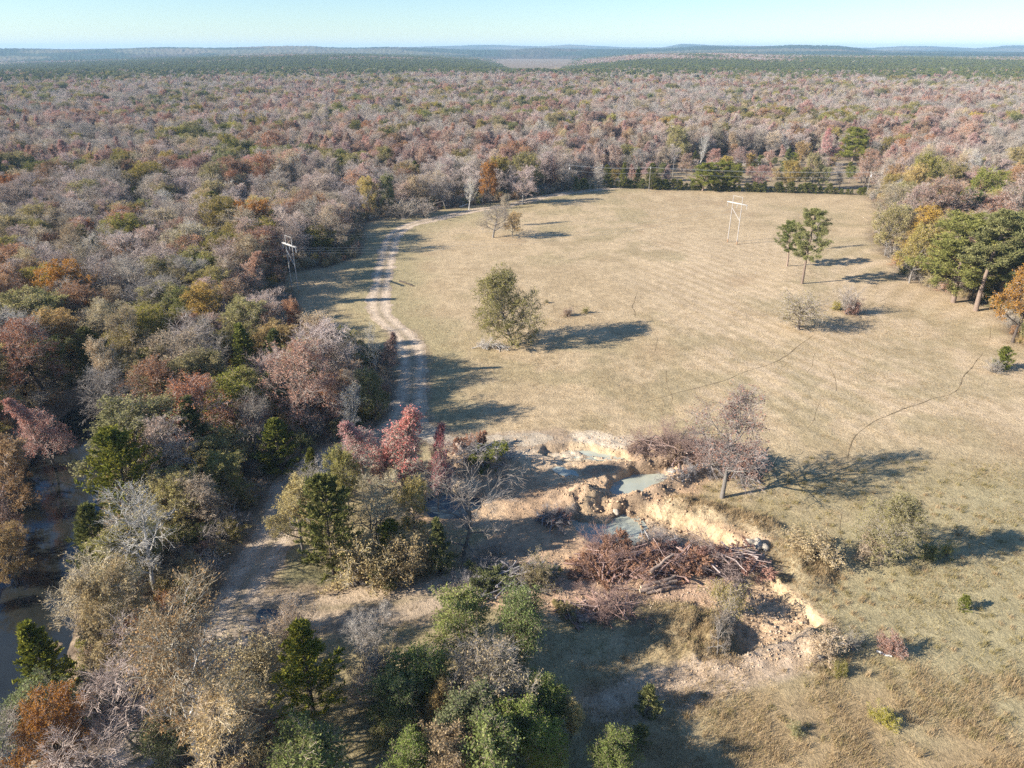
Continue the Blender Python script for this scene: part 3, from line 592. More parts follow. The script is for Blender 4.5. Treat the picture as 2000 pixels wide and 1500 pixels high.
blob('pond_water', PP([(1180, 955), (1200, 928), (1260, 920), (1318, 930), (1305, 950), (1260, 968), (1210, 972)], -1.45), -1.45, M['pond'], 'murky green pond water between earth ridges')
blob('pond_water', PP([(1105, 884), (1130, 876), (1190, 882), (1215, 892), (1180, 898), (1130, 895)], -1.0), -1.0, M['pond'], 'thin sheet of pond water under the back bank')
blob('pond_water', PP([(795, 985), (805, 950), (880, 938), (950, 952), (958, 985), (900, 1012), (840, 1012)], -1.4), -1.4, M['clear'], 'blue pond water behind the bare tree')
blob('puddle', PP([(1078, 912), (1125, 916), (1138, 928), (1100, 930)], -.28), -.28, M['pond'], 'small puddle on the churned earth')
blob('puddle', PP([(490, 1180), (550, 1178), (562, 1208), (520, 1228), (488, 1220)], -.22), -.22, M['clear'], 'blue puddle beside the lane')
blob('puddle', PP([(452, 1232), (492, 1230), (508, 1250), (470, 1265)], -.2), -.2, M['clear'], 'small puddle on the lower road')
cl = CREEK; tn = norm(np.gradient(cl, axis=0)); nr = np.stack([-tn[:, 1], tn[:, 0]], 1); b = MB(); n = len(cl)
v = np.stack([np.c_[cl + nr * 7.5, np.full(n, -2.95)], np.c_[cl - nr * 7.5, np.full(n, -2.95)]], 1).reshape(-1, 3); i = np.arange(n - 1) * 2
b.add(v, np.stack([i, i + 1, i + 3, i + 2], 1)[:, ::-1]); tag(link('creek_water', b.mesh('creek_water', [M['creek']], True)), 'dark creek water running through the woods', None, None, 'structure')

# ------------------------------------------------------------------ far hills
UU = np.array([-400, 0, 250, 400, 560, 700, 820, 930, 1000, 1080, 1150, 1250, 1400, 1500, 1600, 1800, 2000, 2400])
V1 = np.array([118, 117, 112, 108, 104, 104, 107, 112, 121, 123, 112, 104, 102, 105, 106, 107, 108, 108])
UU2 = np.array([-400, 0, 150, 300, 420, 500, 580, 615, 640, 700, 760, 800, 900, 1000, 1050, 1150, 1300, 1380, 1450, 1560, 1640, 1700, 1850, 2000, 2400])
V2 = np.array([97, 96, 97, 93.5, 93.5, 92.5, 90.5, 90, 92, 94, 92.5, 93.5, 96, 95, 93, 97, 95, 92, 92.5, 89.5, 91, 97, 99, 99, 99])
UU3 = np.array([-400, 0, 400, 700, 780, 900, 960, 1060, 1110, 1150, 1220, 1290, 1330, 1380, 1500, 1700, 1760, 1820, 1900, 1960, 2000, 2400])
V3 = np.array([97, 96, 95, 96, 94, 92, 91, 93, 91, 92, 94, 94, 89, 90, 93, 95, 92, 92, 95, 92, 92, 92])
def hill_z(u, D):
    d = np.array([1400, 1560, 3600, 4600, 7000, 8800, 12500, 16500])
    zz = lambda v, dd: CAM_H + (95 - v) / FPX * dd * 1.09
    z1 = zz(np.interp(u, UU, V1), 3600) - 15; z2 = zz(np.interp(u, UU2, V2), 7000) - 8; z3 = zz(np.interp(u, UU3, V3), 12500)
    lv = [z1 * 0 - 3, z1 * 0 + .5, z1, np.minimum(z1 - 4, z2 - 25), z2, np.minimum(z2 - 15, z3 - 30), z3, z3 - 60]
    r = lv[0]
    for k in range(7): r = np.where(D >= d[k], lv[k] + (lv[k + 1] - lv[k]) * sstep(d[k], d[k + 1], D), r)
    return r
def hill_uv(x, y): return 1000 + FPX * x / (y * math.cos(PITCH) + CAM_H * math.sin(PITCH)), np.hypot(x, y)
def hill_brown(u, D, x, y):
    n = fbm(x, y, 500, 201)
    b = sstep(.60, .68, n) * .6 * sstep(2600, 3400, D)
    b = np.maximum(b, sstep(1080, 1160, u) * (1 - sstep(1500, 1600, u)) * sstep(2600, 3000, D) * (1 - sstep(4200, 4800, D)) * sstep(.35, .5, fbm(x, y, 260, 205)))
    return np.maximum(b, sstep(960, 1010, u) * (1 - sstep(1060, 1130, u)) * sstep(2300, 2700, D) * .5 * sstep(.35, .55, fbm(x, y, 200, 207)))
def hills():
    ang = np.radians(np.arange(-39, 39, .05)); D = 1400 * np.exp(np.linspace(0, math.log(16500 / 1400), 170))
    A, DD = np.meshgrid(ang, D); x = (DD * np.sin(A)).ravel(); y = (DD * np.cos(A)).ravel(); u, d = hill_uv(x, y)
    z = hill_z(u, d) + (fbm(x, y, 800, 211, 3) - .5) * 38 * sstep(4200, 5200, d) + vnoise(x / 14, y / 14, 3) * 9 * sstep(3000, 4600, d)
    br = hill_brown(u, d, x, y); n = fbm(x, y, 60, 221); c = lerp(C3(.022, .04, .024), C3(.045, .065, .036), n); c = lerp(c, lerp(C3(.085, .062, .048), C3(.13, .09, .07), n), br)
    cl = sstep(.64, .68, fbm(x, y, 800, 231)) * sstep(4200, 5000, d); c = lerp(c, C3(.30, .24, .15), cl * .35)
    i = np.arange(len(x)).reshape(A.shape); f = np.stack([i[:-1, :-1], i[:-1, 1:], i[1:, 1:], i[1:, :-1]], -1).reshape(-1, 4)
    b = MB(); b.add(np.stack([x, y, z], 1), f)
    t = NT('hill_cover'); t.principled(t.attr('col').outputs['Color'], 1, None, 0)
    tag(link('hills', b.mesh('hills', [t.m], True, c)), 'low wooded hills on the horizon', None, None, 'structure')
hills()

from collections import Counter
# ------------------------------------------------------------------ placing trees
PLACED = []        # x, y, r, u, v(mid), short
VAR = {'big bare oak': 0, 'big olive tree in the field': 0, 'left bright pine': 2, 'right bright pine': 2, 'front bright pine': 1, 'dark yard pine': 2, 'second dark yard pine': 2, 'short field pine': 0, 'tall field pine': 0, 'leaning bare tree': 1}; NAT = {}; WF = dict(bare_tree=1.3, sparse_tree=1.3, sycamore_tree=1.2, oak_tree=1.35, sweetgum_tree=1.15, cedar_tree=1.1, pine_tree=1.6, hedge_shrub=1.3, willow_shrub=1.22, bush=1.1)
def plant(kind, x, y, H, w=1.0, variant=None, rot=None, label=None, group=None, short=None, tilt=0.0, sink=0.0):
    name, cat, desc, protos = KIND[kind]; variant = VAR.get(short, variant); k = NAT.get(kind, 0); NAT[kind] = k + 1
    tm, cm, h0, r0 = protos[(k if variant is None else variant) % len(protos)]
    w *= WF.get(name, 1.0); s = H / h0; z = zat(x, y) - sink; rot = (k * 2.399 + .3) if rot is None else rot
    o = link(name, None, None, (x, y, z), (tilt, 0, rot), (s * w, s * w, s)); o.empty_display_size = .3
    t = link(name.split('_')[-1] + '_trunk' if False else 'trunk', tm, o); c = link('crown', cm, o)
    tag(o, label, cat, group)
    u, v = proj(x, y, z + H * .6); PLACED.append((x, y, r0 * s * w, u, v, short)); return o
def solve(u, vt, vb):
    p = P(u, vb); lo, hi = .2, 45
    for _ in range(40):
        m = (lo + hi) / 2
        if proj(p[0], p[1], m)[1] > vt: lo = m
        else: hi = m
    return p[0], p[1], lo
# kind, u, v top, v base, width, short name, label
HAND = [
 # open field
 ('lowolive', 1000, 527, 672, .82, 'big olive tree in the field', 'large olive green tree standing alone in the middle of the tan field'),
 ('oakbare', 1410, 772, 972, .92, 'big bare oak', 'large mauve bare oak with long shadow at the edge of the dug pit'),
 ('bare', 963, 404, 464, 1.5, 'wide bare field tree', 'wide bare tree with stout fork beside the track bend, left of a gold tree'),
 ('gold', 1001, 412, 464, .8, 'gold field tree', 'small golden olive tree close beside the wide bare tree in the field'),
 ('tan', 985, 378, 440, .6, 'pale thin tree', 'pale thin tree with yellow top behind the wide bare field tree'),
 ('pine', 1566, 411, 556, .68, 'tall field pine', 'tallest lone pine with a long bare pinkish trunk in the field'),
 ('pine', 1537, 432, 521, .8, 'short field pine', 'shorter pine with low crown just behind the tall lone pine'),
 ('bare', 1595, 424, 488, .5, 'thin bare field tree', 'thin bare sapling just right of the two field pines'),
 ('hawthorn', 1560, 574, 646, 1.9, 'wide grey field tree', 'low wide grey tree with greenish twigs on short dark trunk in the field'),
 ('bushbare', 1655, 556, 614, .62, 'upright twiggy bush', 'upright bare twigged bush with rusty base right of the low wide grey tree'),
 ('bushrust', 1664, 583, 614, .9, 'rusty field bush', 'small rusty green bush at the foot of the upright twiggy bush'),
 ('busholive', 1633, 588, 606, 1.0, 'dark field bush', 'small dark bush between low grey tree and upright twiggy bush'),
 ('bushrust', 1108, 600, 618, 1.0, 'dark bush in mid field', 'larger of two small dark bushes in the middle of the field'),
 ('busholive', 1143, 600, 613, .9, 'tiny bush in mid field', 'smaller of two small dark bushes in the middle of the field'),
 ('busholive', 1068, 586, 593, 1.0, 'tiny tuft bush', 'tiny bush tuft right of the big olive field tree'),
 ('hedge', 1955, 678, 722, .95, 'lone dark juniper', 'lone dark juniper near the right edge of the field'),
 ('bushbare', 1942, 700, 728, 1.0, 'brown bush under juniper', 'brown twiggy bush at the foot of the lone juniper'),
 ('lowolive', 1714, 962, 1092, .72, 'olive shrub tree', 'small olive yellow tree standing alone right of the pit mounds'),
 ('bushtan', 1700, 1040, 1088, 1.0, 'tan bush under shrub tree', 'tan bush at the left foot of the small olive yellow tree'),
 ('bushgreen', 1812, 1062, 1090, 1.0, 'small green bush', 'left one of two small green bushes in the shade right of the olive yellow tree'),
 ('bushgreen', 1846, 1058, 1086, .8, 'small round green bush', 'right one of two small green bushes in the shade of the olive yellow tree'),
 ('hedge', 1880, 1164, 1190, 1.0, 'tiny bright bush', 'tiny bright green bush alone in the grass at lower right'),
 ('openbare', 1400, 1150, 1282, .4, 'thin tree on mound', 'thin bare sapling with few leaves on the grassy mound in the pit'),
 ('busholive', 1415, 1130, 1190, .8, 'olive pit bush', 'olive leafed bush leaning over the pit floor near the brush pile'),
 ('bushrust', 1740, 1236, 1276, .8, 'reddish bush', 'reddish brown bush in the grass right of the lower cut'),
 ('bushtan', 1602, 1240, 1285, 1.0, 'tan bush at the cut', 'tan bush at the lower end of the dug cut'),
 ('bushbare', 1665, 1235, 1268, .75, 'grey bush at the cut', 'grey twiggy bush between the lower cut and the reddish bush'),
 ('busholive', 1640, 1296, 1318, 1.0, 'low olive bush', 'low olive bush on the grass below the reddish bush'),
 ('hedge', 1265, 1342, 1392, 1.0, 'bright cedar sapling', 'bright green cedar sapling at the end of the pale dirt slope'),
 ('hedge', 1248, 1416, 1450, 1.1, 'little cedar sapling', 'little green cedar sapling below the bright one in tan grass'),
 ('busholive', 1552, 1412, 1432, .9, 'small tuft in tall grass', 'small olive bush amid the tall tan grass at lower right'),
 ('busholive', 1720, 1385, 1410, 1.2, 'low bush in tall grass', 'wider low bush in the grass at lower right'),
 ('busholive', 1050, 1090, 1150, .7, 'olive bush by the brush', 'thin olive bush left of the large red brown brush pile'),
 ('bushtan', 1590, 1052, 1098, 1.5, 'bush on grassy mound', 'tan bush on top of the grassy mound right of the brush pile'),
 # right woods
 ('olive', 1776, 436, 552, .82, 'olive gold edge tree', 'olive gold tree at the right field edge in front of the rusty oak'),
 ('olive', 1728, 398, 500, .8, 'olive edge tree', 'broad olive tree at the corner of the right woods'),
 ('rust', 1835, 345, 480, .9, 'rusty oak on the right', 'rust brown oak rising behind the olive gold edge tree'),
 ('pink', 1790, 360, 478, .75, 'pinkish edge tree', 'pinkish tan tree between the corner olive tree and the rusty oak'),
 ('sycamore', 1742, 350, 420, .6, 'pale branched corner tree', 'bare pale branched tree at the top corner of the field'),
 ('pine', 1862, 420, 590, 1.05, 'left bright pine', 'left of the bright green clustered pines at the right edge'),
 ('pine', 1906, 408, 606, .95, 'front bright pine', 'front bright green pine with exposed leaning trunk at right edge'),
 ('pine', 1950, 415, 590, 1.05, 'right bright pine', 'right one of the bright green clustered pines behind the orange oak'),
 ('orange', 1978, 490, 668, .8, 'orange oak at right edge', 'orange gold oak at the right edge of the picture'),
 ('gold', 2040, 520, 690, .8, 'gold oak at frame edge', 'golden oak cut off by the right edge of the picture'),
 ('pink', 1975, 335, 480, 1.05, 'broad pink tree', 'broad pinkish tree behind the bright green pines'),
 ('green', 1895, 328, 440, .85, 'dark green right tree', 'dark green tree left of the broad pinkish tree'),
 ('pine', 1880, 368, 470, .7, 'small pine in right woods', 'small pine between the rusty oak and the broad pinkish tree'),
 ('sycamore', 1900, 292, 380, 1.0, 'white bare right tree', 'white limbed bare tree above the dark green right tree'),
 ('olive', 1845, 318, 410, .9, 'olive right tree', 'olive tree above the rusty oak in the right woods'),
 ('orange', 1965, 320, 410, .7, 'pale orange right tree', 'pale orange tree right of the white limbed bare tree'),
 ('olive', 1800, 300, 400, .8, 'yellowish right tree', 'yellowish olive tree behind the corner of the right woods'),
 ('gold', 1770, 320, 420, .75, 'golden right tree', 'golden olive tree rising behind the pale branched corner tree'),
 ('olive', 1990, 285, 370, 1.0, 'far olive right tree', 'olive tree high at the right edge above the pink one'),
 ('rust', 1685, 290, 370, .9, 'rust tree by utility pole', 'rusty red tree by the right hand utility pole'),
 # beyond the hedge
 ('cedar', 1185, 322, 366, 1.3, 'dark cedar left of house', 'dark broad cedar behind the left end of the hedge'),
 ('cedar', 1243, 326, 366, 1.2, 'dark cedar behind hedge', 'dark cedar between the two yellow green roadside cedars'),
 ('bare', 1170, 318, 366, 1.0, 'pale roadside tree', 'pale bare tree right of the utility pole with transformer by the track'),
 ('bare', 1245, 290, 345, 1.3, 'pale house tree', 'wide pale bare tree right of the grey roofed house'),
 ('mauve', 1150, 300, 345, 1.2, 'brown house tree', 'brownish bare tree left of the grey roofed house'),
 ('rust', 1340, 300, 345, 1.0, 'tan rust yard tree', 'tan rust tree below the stark white dead tree'),
 ('pink', 1395, 290, 335, 1.0, 'pinkish back tree', 'pinkish tree above the dark yard pines'),
 ('pink', 1440, 285, 335, 1.0, 'larger pinkish back tree', 'larger pinkish tree in front of the long low building'),
 ('cedar', 1440, 318, 350, 1.5, 'low dark yard cedar', 'low dark cedar under the pinkish tree in the yard'),
 ('cedar', 1535, 290, 340, 1.3, 'dark back cedar', 'dark cedar behind the round golden tree'),
 ('gold', 1565, 275, 325, .9, 'gold back tree', 'golden tree at the back of the yard'),
 ('gold', 1545, 312, 372, .85, 'round gold yard tree', 'round golden tree standing behind the hedge'),
 ('olive', 1583, 298, 370, .6, 'tall olive yard tree', 'tall narrow olive tree right of the round golden tree'),
 ('green', 1605, 325, 371, .7, 'green yard tree', 'smaller green tree tucked right of the tall narrow olive tree'),
 ('pine', 1372, 316, 372, 1.2, 'dark yard pine', 'wide dark pine left in the pair behind the hedge'),
 ('pine', 1410, 314, 372, 1.2, 'second dark yard pine', 'wide dark pine right in the pair behind the hedge'),
 ('pink', 1480, 322, 372, .85, 'pinkish yard tree', 'pinkish bare tree between the dark pines and the round golden tree'),
 ('bare', 1640, 330, 368, 1.0, 'grey yard tree', 'rounded grey bare tree in the yard right of the green tree'),
 ('cedar', 1215, 318, 368, 1.0, 'yellow green roadside cedar', 'yellow green cedar left along the back road'),
 ('cedar', 1272, 318, 370, 1.0, 'roadside cedar', 'yellow green cedar by the middle utility pole'),
 ('salmon', 1298, 322, 368, 1.0, 'pink roadside tree', 'small pinkish tree right of the roadside cedar'),
 ('sycamore', 1366, 258, 330, .6, 'white dead tree', 'stark white dead tree rising above the yard'),
 ('sweetgum', 1604, 250, 322, .9, 'red tree beyond the yard', 'pinkish red tree beyond the yard'),
 ('sweetgum', 1628, 265, 322, .8, 'dark red tree beyond the yard', 'darker narrow red tree right of the pinkish red one'),
 ('pine', 1662, 248, 325, 1.0, 'dark pine beyond the yard', 'dark tall pine right of the red trees beyond the yard'),
 ('olive', 1318, 245, 320, 1.0, 'big olive tree left of white dead tree', 'big yellow olive tree left of the stark white dead tree'),
 ('cedar', 1097, 277, 312, 1.3, 'dark round cedar in clearing', 'dark rounded cedar standing in the small straw clearing'),
 ('bare', 1100, 318, 372, 1.0, 'pale bare roadside tree', 'pale bare tree above the track where it meets the road'),
 ('cedar', 1125, 345, 375, 1.2, 'dark shrub at track end', 'dark cedar shrub at the far end of the dirt track'),
 ('orange', 958, 312, 400, .62, 'gold brown tree at track', 'golden brown tree by the far bend of the track'),
 ('mauveleaf', 1020, 325, 400, 1.2, 'brown grey tree at track', 'broad brown grey tree right of the golden brown tree'),
 ('sycamore', 916, 345, 410, .7, 'leaning pale tree', 'pale bare tree at the far edge of the track beside a fallen stem'),
 ('bushbare', 790, 384, 427, 1.3, 'left bushy clump at track', 'left of two bare bushy clumps at the track bend'),
 ('bushbare', 825, 386, 424, 1.2, 'right bushy clump at track', 'right of two bare bushy clumps at the track bend'),
 ('green', 762, 338, 420, .55, 'dark green tree at wood edge', 'narrow dark green tree in the wood edge above the track bend'),
 ('gold', 722, 345, 425, .6, 'yellow tree at wood edge', 'yellow olive tree left of the narrow dark green tree'),
 ('mauve', 870, 335, 408, 1.1, 'grey tree at far track', 'grey mauve bare tree in the wood edge left of the pale leaning one'),
 ('rust', 545, 252, 330, 1.2, 'dark topped tree', 'big dark olive and rust tree standing over the distant woods'),
 ('orange', 465, 305, 385, .8, 'orange tree mid woods', 'orange brown tree in the middle of the left woods'),
 ('olive', 420, 318, 400, .9, 'olive tree mid woods', 'olive tree left of the orange brown tree in the left woods'),
 ('cedar', 427, 375, 445, 1.0, 'pointed cedar mid woods', 'pointed dark cedar in the middle of the left woods'),
 # woods beside the pole clearing
 ('rust', 522, 438, 548, .9, 'brown rose tree by the pole', 'rounded brown rose tree behind the left power pole frame'),
 ('salmon', 480, 486, 600, 1.2, 'pale pink tree', 'rounded pale pink tree left of the power pole clearing'),
 ('orange', 588, 582, 690, .45, 'small orange tree at clearing', 'small orange red tree at the clearing edge below the power pole frame'),
 ('olive', 480, 580, 715, .85, 'big olive tree left', 'large rounded olive tree left of the small orange red tree'),
 ('green', 385, 560, 665, .85, 'green tree left', 'rounded green tree left of the large olive one'),
 ('orange', 150, 512, 640, .95, 'big rust orange oak', 'large burnt orange oak in the left woods'),
 ('orange', 18, 540, 668, .7, 'orange tree at left edge', 'orange and green tree at the left edge of the picture'),
 ('sycgold', 285, 588, 740, .8, 'golden white trunked tree', 'golden topped tree with white trunk in the left woods'),
 ('apricot', 212, 630, 800, .9, 'tan white trunked tree', 'taller thin tan tree with white trunk left of the golden topped one'),
 ('sycamore', 92, 600, 730, .8, 'white forked tree', 'white forked bare tree below the large burnt orange oak'),
 ('bare', 275, 500, 625, 1.1, 'purple grey tree', 'wide purplish grey bare tree right of the large burnt orange oak'),
 ('olive', 365, 515, 610, .9, 'pale green tree', 'pale green tree behind the rounded green tree'),
 ('sycamore', 192, 450, 545, .8, 'white vase tree', 'white vase shaped bare tree above the purplish grey one'),
 ('sycamore', 405, 425, 540, .8, 'pale branched tree', 'pale branched tree with tan top left of the brown rose tree'),
 ('pink', 620, 665, 850, .95, 'big pinkish oak', 'large rounded pinkish brown oak at the inner edge of the track'),
 ('olive', 600, 660, 790, .7, 'olive topped tree', 'olive topped tree rising behind the large pinkish brown oak'),
 ('bare', 690, 640, 760, .9, 'grey tree by the track', 'pale grey bare clump beside the curving track'),
 ('salmon', 766, 645, 735, .8, 'thin pink track tree', 'thin pale pink tree overlapping the curve of the track'),
 ('sycamore', 738, 625, 740, .45, 'thin white track tree', 'thin whitish bare tree inside the curve of the track'),
 ('green', 735, 720, 830, .6, 'dark green track tree', 'dark green tree beside the shaded stretch of track'),
 ('sycamore', 690, 755, 870, .7, 'dead grey tree', 'gnarled grey dead tree right of the large pinkish brown oak'),
 ('bare', 495, 765, 915, .75, 'leaning bare tree', 'grey bare tree with long leaning trunk above the broad green cedar'),
 ('cedar', 550, 815, 925, 1.5, 'broad green cedar', 'broad green cedar at the back of the shaded lower road'),
 ('cedar', 400, 775, 930, 1.1, 'tall cedar left of the road', 'tall dark cedar left of the broad green cedar'),
 ('mauveleaf', 360, 820, 985, 1.05, 'brown rounded tree', 'rounded brown twigged tree above the white limbed sycamore'),
 ('cedar', 262, 835, 1010, 1.2, 'yellow green cedar', 'yellow green cedar on the bank above the creek'),
 ('cedar', 205, 985, 1130, 1.1, 'creek cedar', 'wispy green cedar on the creek bank left of the white sycamore'),
 ('sycamore', 310, 955, 1165, 1.0, 'white limbed sycamore', 'large white limbed bare sycamore near the creek'),
 ('tan', 150, 1085, 1250, 1.1, 'tan tree over the creek', 'pale tan and gold tree leaning over the creek'),
 ('gold', 240, 1130, 1320, .75, 'golden creek tree', 'golden yellow tree below the white sycamore'),
 ('cedar', 115, 1195, 1360, 1.2, 'green creek cedar', 'green feathery cedar left of the golden yellow tree'),
 ('apricot', 392, 1172, 1500, .85, 'tall orange tan tree', 'tall slender orange tan tree in the foreground at lower left'),
 ('mauve', 285, 1275, 1470, 1.0, 'purple grey foreground tree', 'purplish grey bare tree left of the tall slender orange tan tree'),
 ('orange', 130, 1368, 1520, .8, 'orange foreground tree', 'orange brown tree in the bottom left corner'),
 ('bare', 40, 1370, 1560, .8, 'grey corner tree', 'pale grey bare tree at the very bottom left corner'),
 ('tan', 480, 1320, 1530, .9, 'grey green foreground tree', 'grey green thin tree right of the tall slender orange tan tree'),
 ('willow', 350, 1400, 1500, .9, 'green ivy clump', 'dark green leafy clump at the foot of the tall slender orange tan tree'),
 ('willow', 70, 1310, 1430, 1.1, 'pale green creek shrub', 'pale green shrub on the creek bank at lower left'),
 ('willow', 615, 1428, 1560, 1.1, 'green shrub bottom', 'green feathery shrub at the bottom edge, left of the grass opening'),
 ('orange', 20, 810, 985, .7, 'orange creek tree', 'orange leafed tree on the far creek bank at the left edge'),
 ('salmon', 100, 720, 885, .9, 'pink saplings', 'tall thin pinkish tree above the head of the creek'),
 ('gold', 20, 990, 1110, .7, 'tan creek tree', 'golden tan tree at the left edge beside the creek'),
 ('rust', 15, 920, 1060, .7, 'brown creek tree', 'rust brown tree at the left edge beyond the creek pool'),
 # island clump in front of the pit
 ('sweetgum', 790, 785, 965, 1.1, 'tall pink sweetgum', 'tallest pinkish red tree in the clump beside the pit'),
 ('sweetgum', 712, 795, 940, 1.15, 'left pink sweetgum', 'paler pinkish grey tree left of the tallest pinkish red one'),
 ('redgum', 855, 810, 980, .6, 'narrow red sweetgum', 'narrow deep red tree right of the tallest pinkish red one'),
 ('redgum', 742, 865, 975, .65, 'small red tree', 'small red tree low in front of the tall pinkish ones'),
 ('cedar', 652, 925, 1120, 1.0, 'big clump cedar', 'large yellow green cedar at the front of the clump'),
 ('gold', 592, 935, 1075, .85, 'yellow clump tree', 'bright yellow small leafed tree at the left end of the clump'),
 ('bare', 612, 892, 1030, .8, 'grey green clump shrub', 'grey green bare shrub behind the bright yellow tree'),
 ('cedar', 618, 876, 980, .8, 'small clump cedar', 'small pointed yellow green cedar at the back of the clump'),
 ('olive', 682, 870, 1000, .55, 'olive clump tree', 'olive tan tree in the clump left of the red ones'),
 ('tan', 735, 905, 1060, .85, 'tan clump tree', 'thin tan bare tree in the middle of the clump'),
 ('gold', 812, 930, 1060, .5, 'gold clump tree', 'olive gold tree in the clump in front of the pond'),
 ('openbare', 905, 905, 1080, .95, 'spreading grey pond tree', 'wide spreading grey bare tree in front of the blue pond'),
 ('cedar', 860, 1008, 1105, 1.15, 'right clump cedar', 'dark green cedar at the right end of the clump'),
 ('cedar', 765, 1015, 1095, 1.2, 'low clump cedar', 'low dark cedar in the middle front of the clump'),
 ('bushtan', 712, 1035, 1135, .9, 'brown front bush', 'brown bush right of the large yellow green cedar'),
 ('bushtan', 790, 1050, 1135, .95, 'second brown front bush', 'brown bush at the front middle of the clump below the low dark cedar'),
 ('bushgreen', 752, 1090, 1138, 1.0, 'green front bush', 'small green bush between the two brown bushes of the clump'),
 ('bushgreen', 862, 1070, 1112, .9, 'green end bush', 'small green bush at the foot of the dark cedar at clump end'),
 ('bushbare', 690, 1085, 1138, 1.0, 'grey front bush', 'grey bush at the foot of the large yellow green cedar'),
 # lower middle
 ('cedar', 612, 1222, 1395, 1.25, 'dark foreground cedar', 'big dark cedar with yellowish tip in the lower middle'),
 ('willowtan', 572, 1178, 1275, .9, 'tan shrub by the puddle', 'tan grey shrub beside the blue puddle'),
 ('bare', 712, 1185, 1310, .7, 'bare grey shrub tree', 'pale grey bare young tree below the dirt lane'),
 ('willowtan', 735, 1268, 1375, .85, 'tan leafy shrub', 'tan leafy shrub right of the big dark foreground cedar'),
 ('willow', 905, 1158, 1275, 1.0, 'top left green shrub', 'green feathery shrub at the upper left end of the thicket'),
 ('willow', 1010, 1162, 1300, .8, 'top right green shrub', 'green feathery shrub at the upper right end of the thicket'),
 ('willowgold', 1022, 1205, 1300, .55, 'yellow orange shrub', 'small yellow orange shrub on the right side of the thicket'),
 ('willowtan', 945, 1250, 1385, 1.1, 'pale thicket shrub', 'pale grey tan shrub in the middle of the thicket'),
 ('willowtan', 985, 1290, 1410, .8, 'grey thicket shrub', 'bare grey shrub right of the pale one in the thicket'),
 ('willow', 820, 1265, 1385, .9, 'dark thicket shrub', 'dark green shrub at the left side of the thicket'),
 ('willow', 780, 1310, 1425, .8, 'left thicket shrub', 'green shrub at the far left foot of the thicket'),
 ('willow', 1065, 1332, 1430, .9, 'right thicket shrub', 'green shrub on the right flank of the thicket beside its shadow'),
 ('willowgold', 860, 1330, 1430, .6, 'yellow green thicket shrub', 'yellow green shrub in the left middle of the thicket'),
 ('willow', 910, 1365, 1490, 1.0, 'front thicket shrub', 'bushy green shrub at the front centre of the thicket'),
 ('willow', 1000, 1370, 1490, .8, 'front right thicket shrub', 'green shrub right of front centre in the thicket'),
 ('willowgold', 1115, 1368, 1440, .6, 'yellow tipped shrub', 'yellow tipped green shrub at the right end of the thicket'),
 ('willow', 1070, 1418, 1520, .9, 'bottom right thicket shrub', 'large green shrub at the bottom right of the thicket'),
 ('willowgold', 885, 1430, 1560, .8, 'yellow bottom shrub', 'yellow green shrub at the bottom edge below the thicket'),
 ('willow', 960, 1440, 1580, .9, 'bottom thicket shrub', 'green shrub cut by the bottom edge right of the yellow one'),
 ('willow', 1190, 1446, 1540, .9, 'lone bottom shrub', 'green feathery shrub alone at the bottom right of the thicket'),
 ('willow', 820, 1430, 1560, .7, 'bottom left thicket shrub', 'green shrub at the bottom left of the thicket'),
 ('busholive', 742, 1418, 1450, 1.0, 'grass opening bush', 'small dark bush in the shaded grass opening'),
 ('bushtan', 500, 1250, 1330, 1.0, 'brown bush left of cedar', 'brown bush left of the big dark foreground cedar'),
]
for kind, u, vt, vb, w, short, label in HAND:
    x, y, H = solve(u, vt, vb); plant(kind, x, y, H, w, label=label, short=short)

rng = np.random.default_rng(7)
# hedge row along the back road
hx = np.concatenate([[1138, 1147, 1156], np.sort(np.r_[np.arange(1192, 1690, 10.5), rng.uniform(1192, 1560, 14)])])
for i, u in enumerate(hx):
    u = u + rng.uniform(-4, 4); vb = np.interp(u, [1140, 1200, 1700], [371, 366.5, 381]); x, y, _ = P(u, vb)
    zone = 'left end' if u < 1330 else ('middle' if u < 1510 else 'right end')
    plant('hedge', x, y + rng.uniform(-.6, .6), rng.uniform(2.4, 5.6), rng.uniform(.85, 1.5), label='small rounded cedar in the %s of the hedge row behind the field' % zone, group='hedge cedars, %s of the row' % zone)

# ---- woods: individual trees up to CUT, beyond that one far forest
MIXN = [('bare', .15), ('mauve', .06), ('mauveleaf', .11), ('tan', .17), ('rust', .07), ('gold', .04), ('olive', .19), ('green', .05), ('cedar', .11), ('orange', .02), ('sycamore', .035), ('sycgold', .02), ('apricot', .03), ('pink', .035), ('salmon', .025)]
MIXR = [('olive', .30), ('gold', .10), ('green', .10), ('rust', .10), ('pink', .10), ('bare', .10), ('tan', .12), ('orange', .04), ('cedar', .04)]
MIXF = [('bare', .27), ('mauve', .27), ('mauveleaf', .17), ('tan', .10), ('rust', .05), ('gold', .005), ('olive', .045), ('green', .01), ('cedar', .025), ('orange', .006), ('sycamore', .05), ('pink', .03), ('salmon', .02)]
def pick(mix, r):
    s = 0
    for k, p in mix:
        s += p
        if r < s: return k
    return mix[0][0]
def woods(x, y, inset=3.0):
    f = sdf(x, y, FIELD) < -inset
    f &= ~inside(x, y, YARD)
    for p in OPEN2: f &= ~inside(x, y, p)
    f &= seg_dist(x, y, CREEK) > 6.0
    f &= seg_dist(x, y, PATHS['track'][0]) > 4.5
    return f
CUT = 345.0
def jgrid(x0, x1, y0, y1, s):
    gx, gy = np.meshgrid(np.arange(x0, x1, s), np.arange(y0, y1, s * .87)); gx = gx + (np.arange(gx.shape[0]) % 2)[:, None] * s * .5
    return (gx + rng.uniform(-.38, .38, gx.shape) * s).ravel(), (gy + rng.uniform(-.38, .38, gy.shape) * s).ravel()
gx, gy = jgrid(-280, 260, 48, CUT, 8.6)
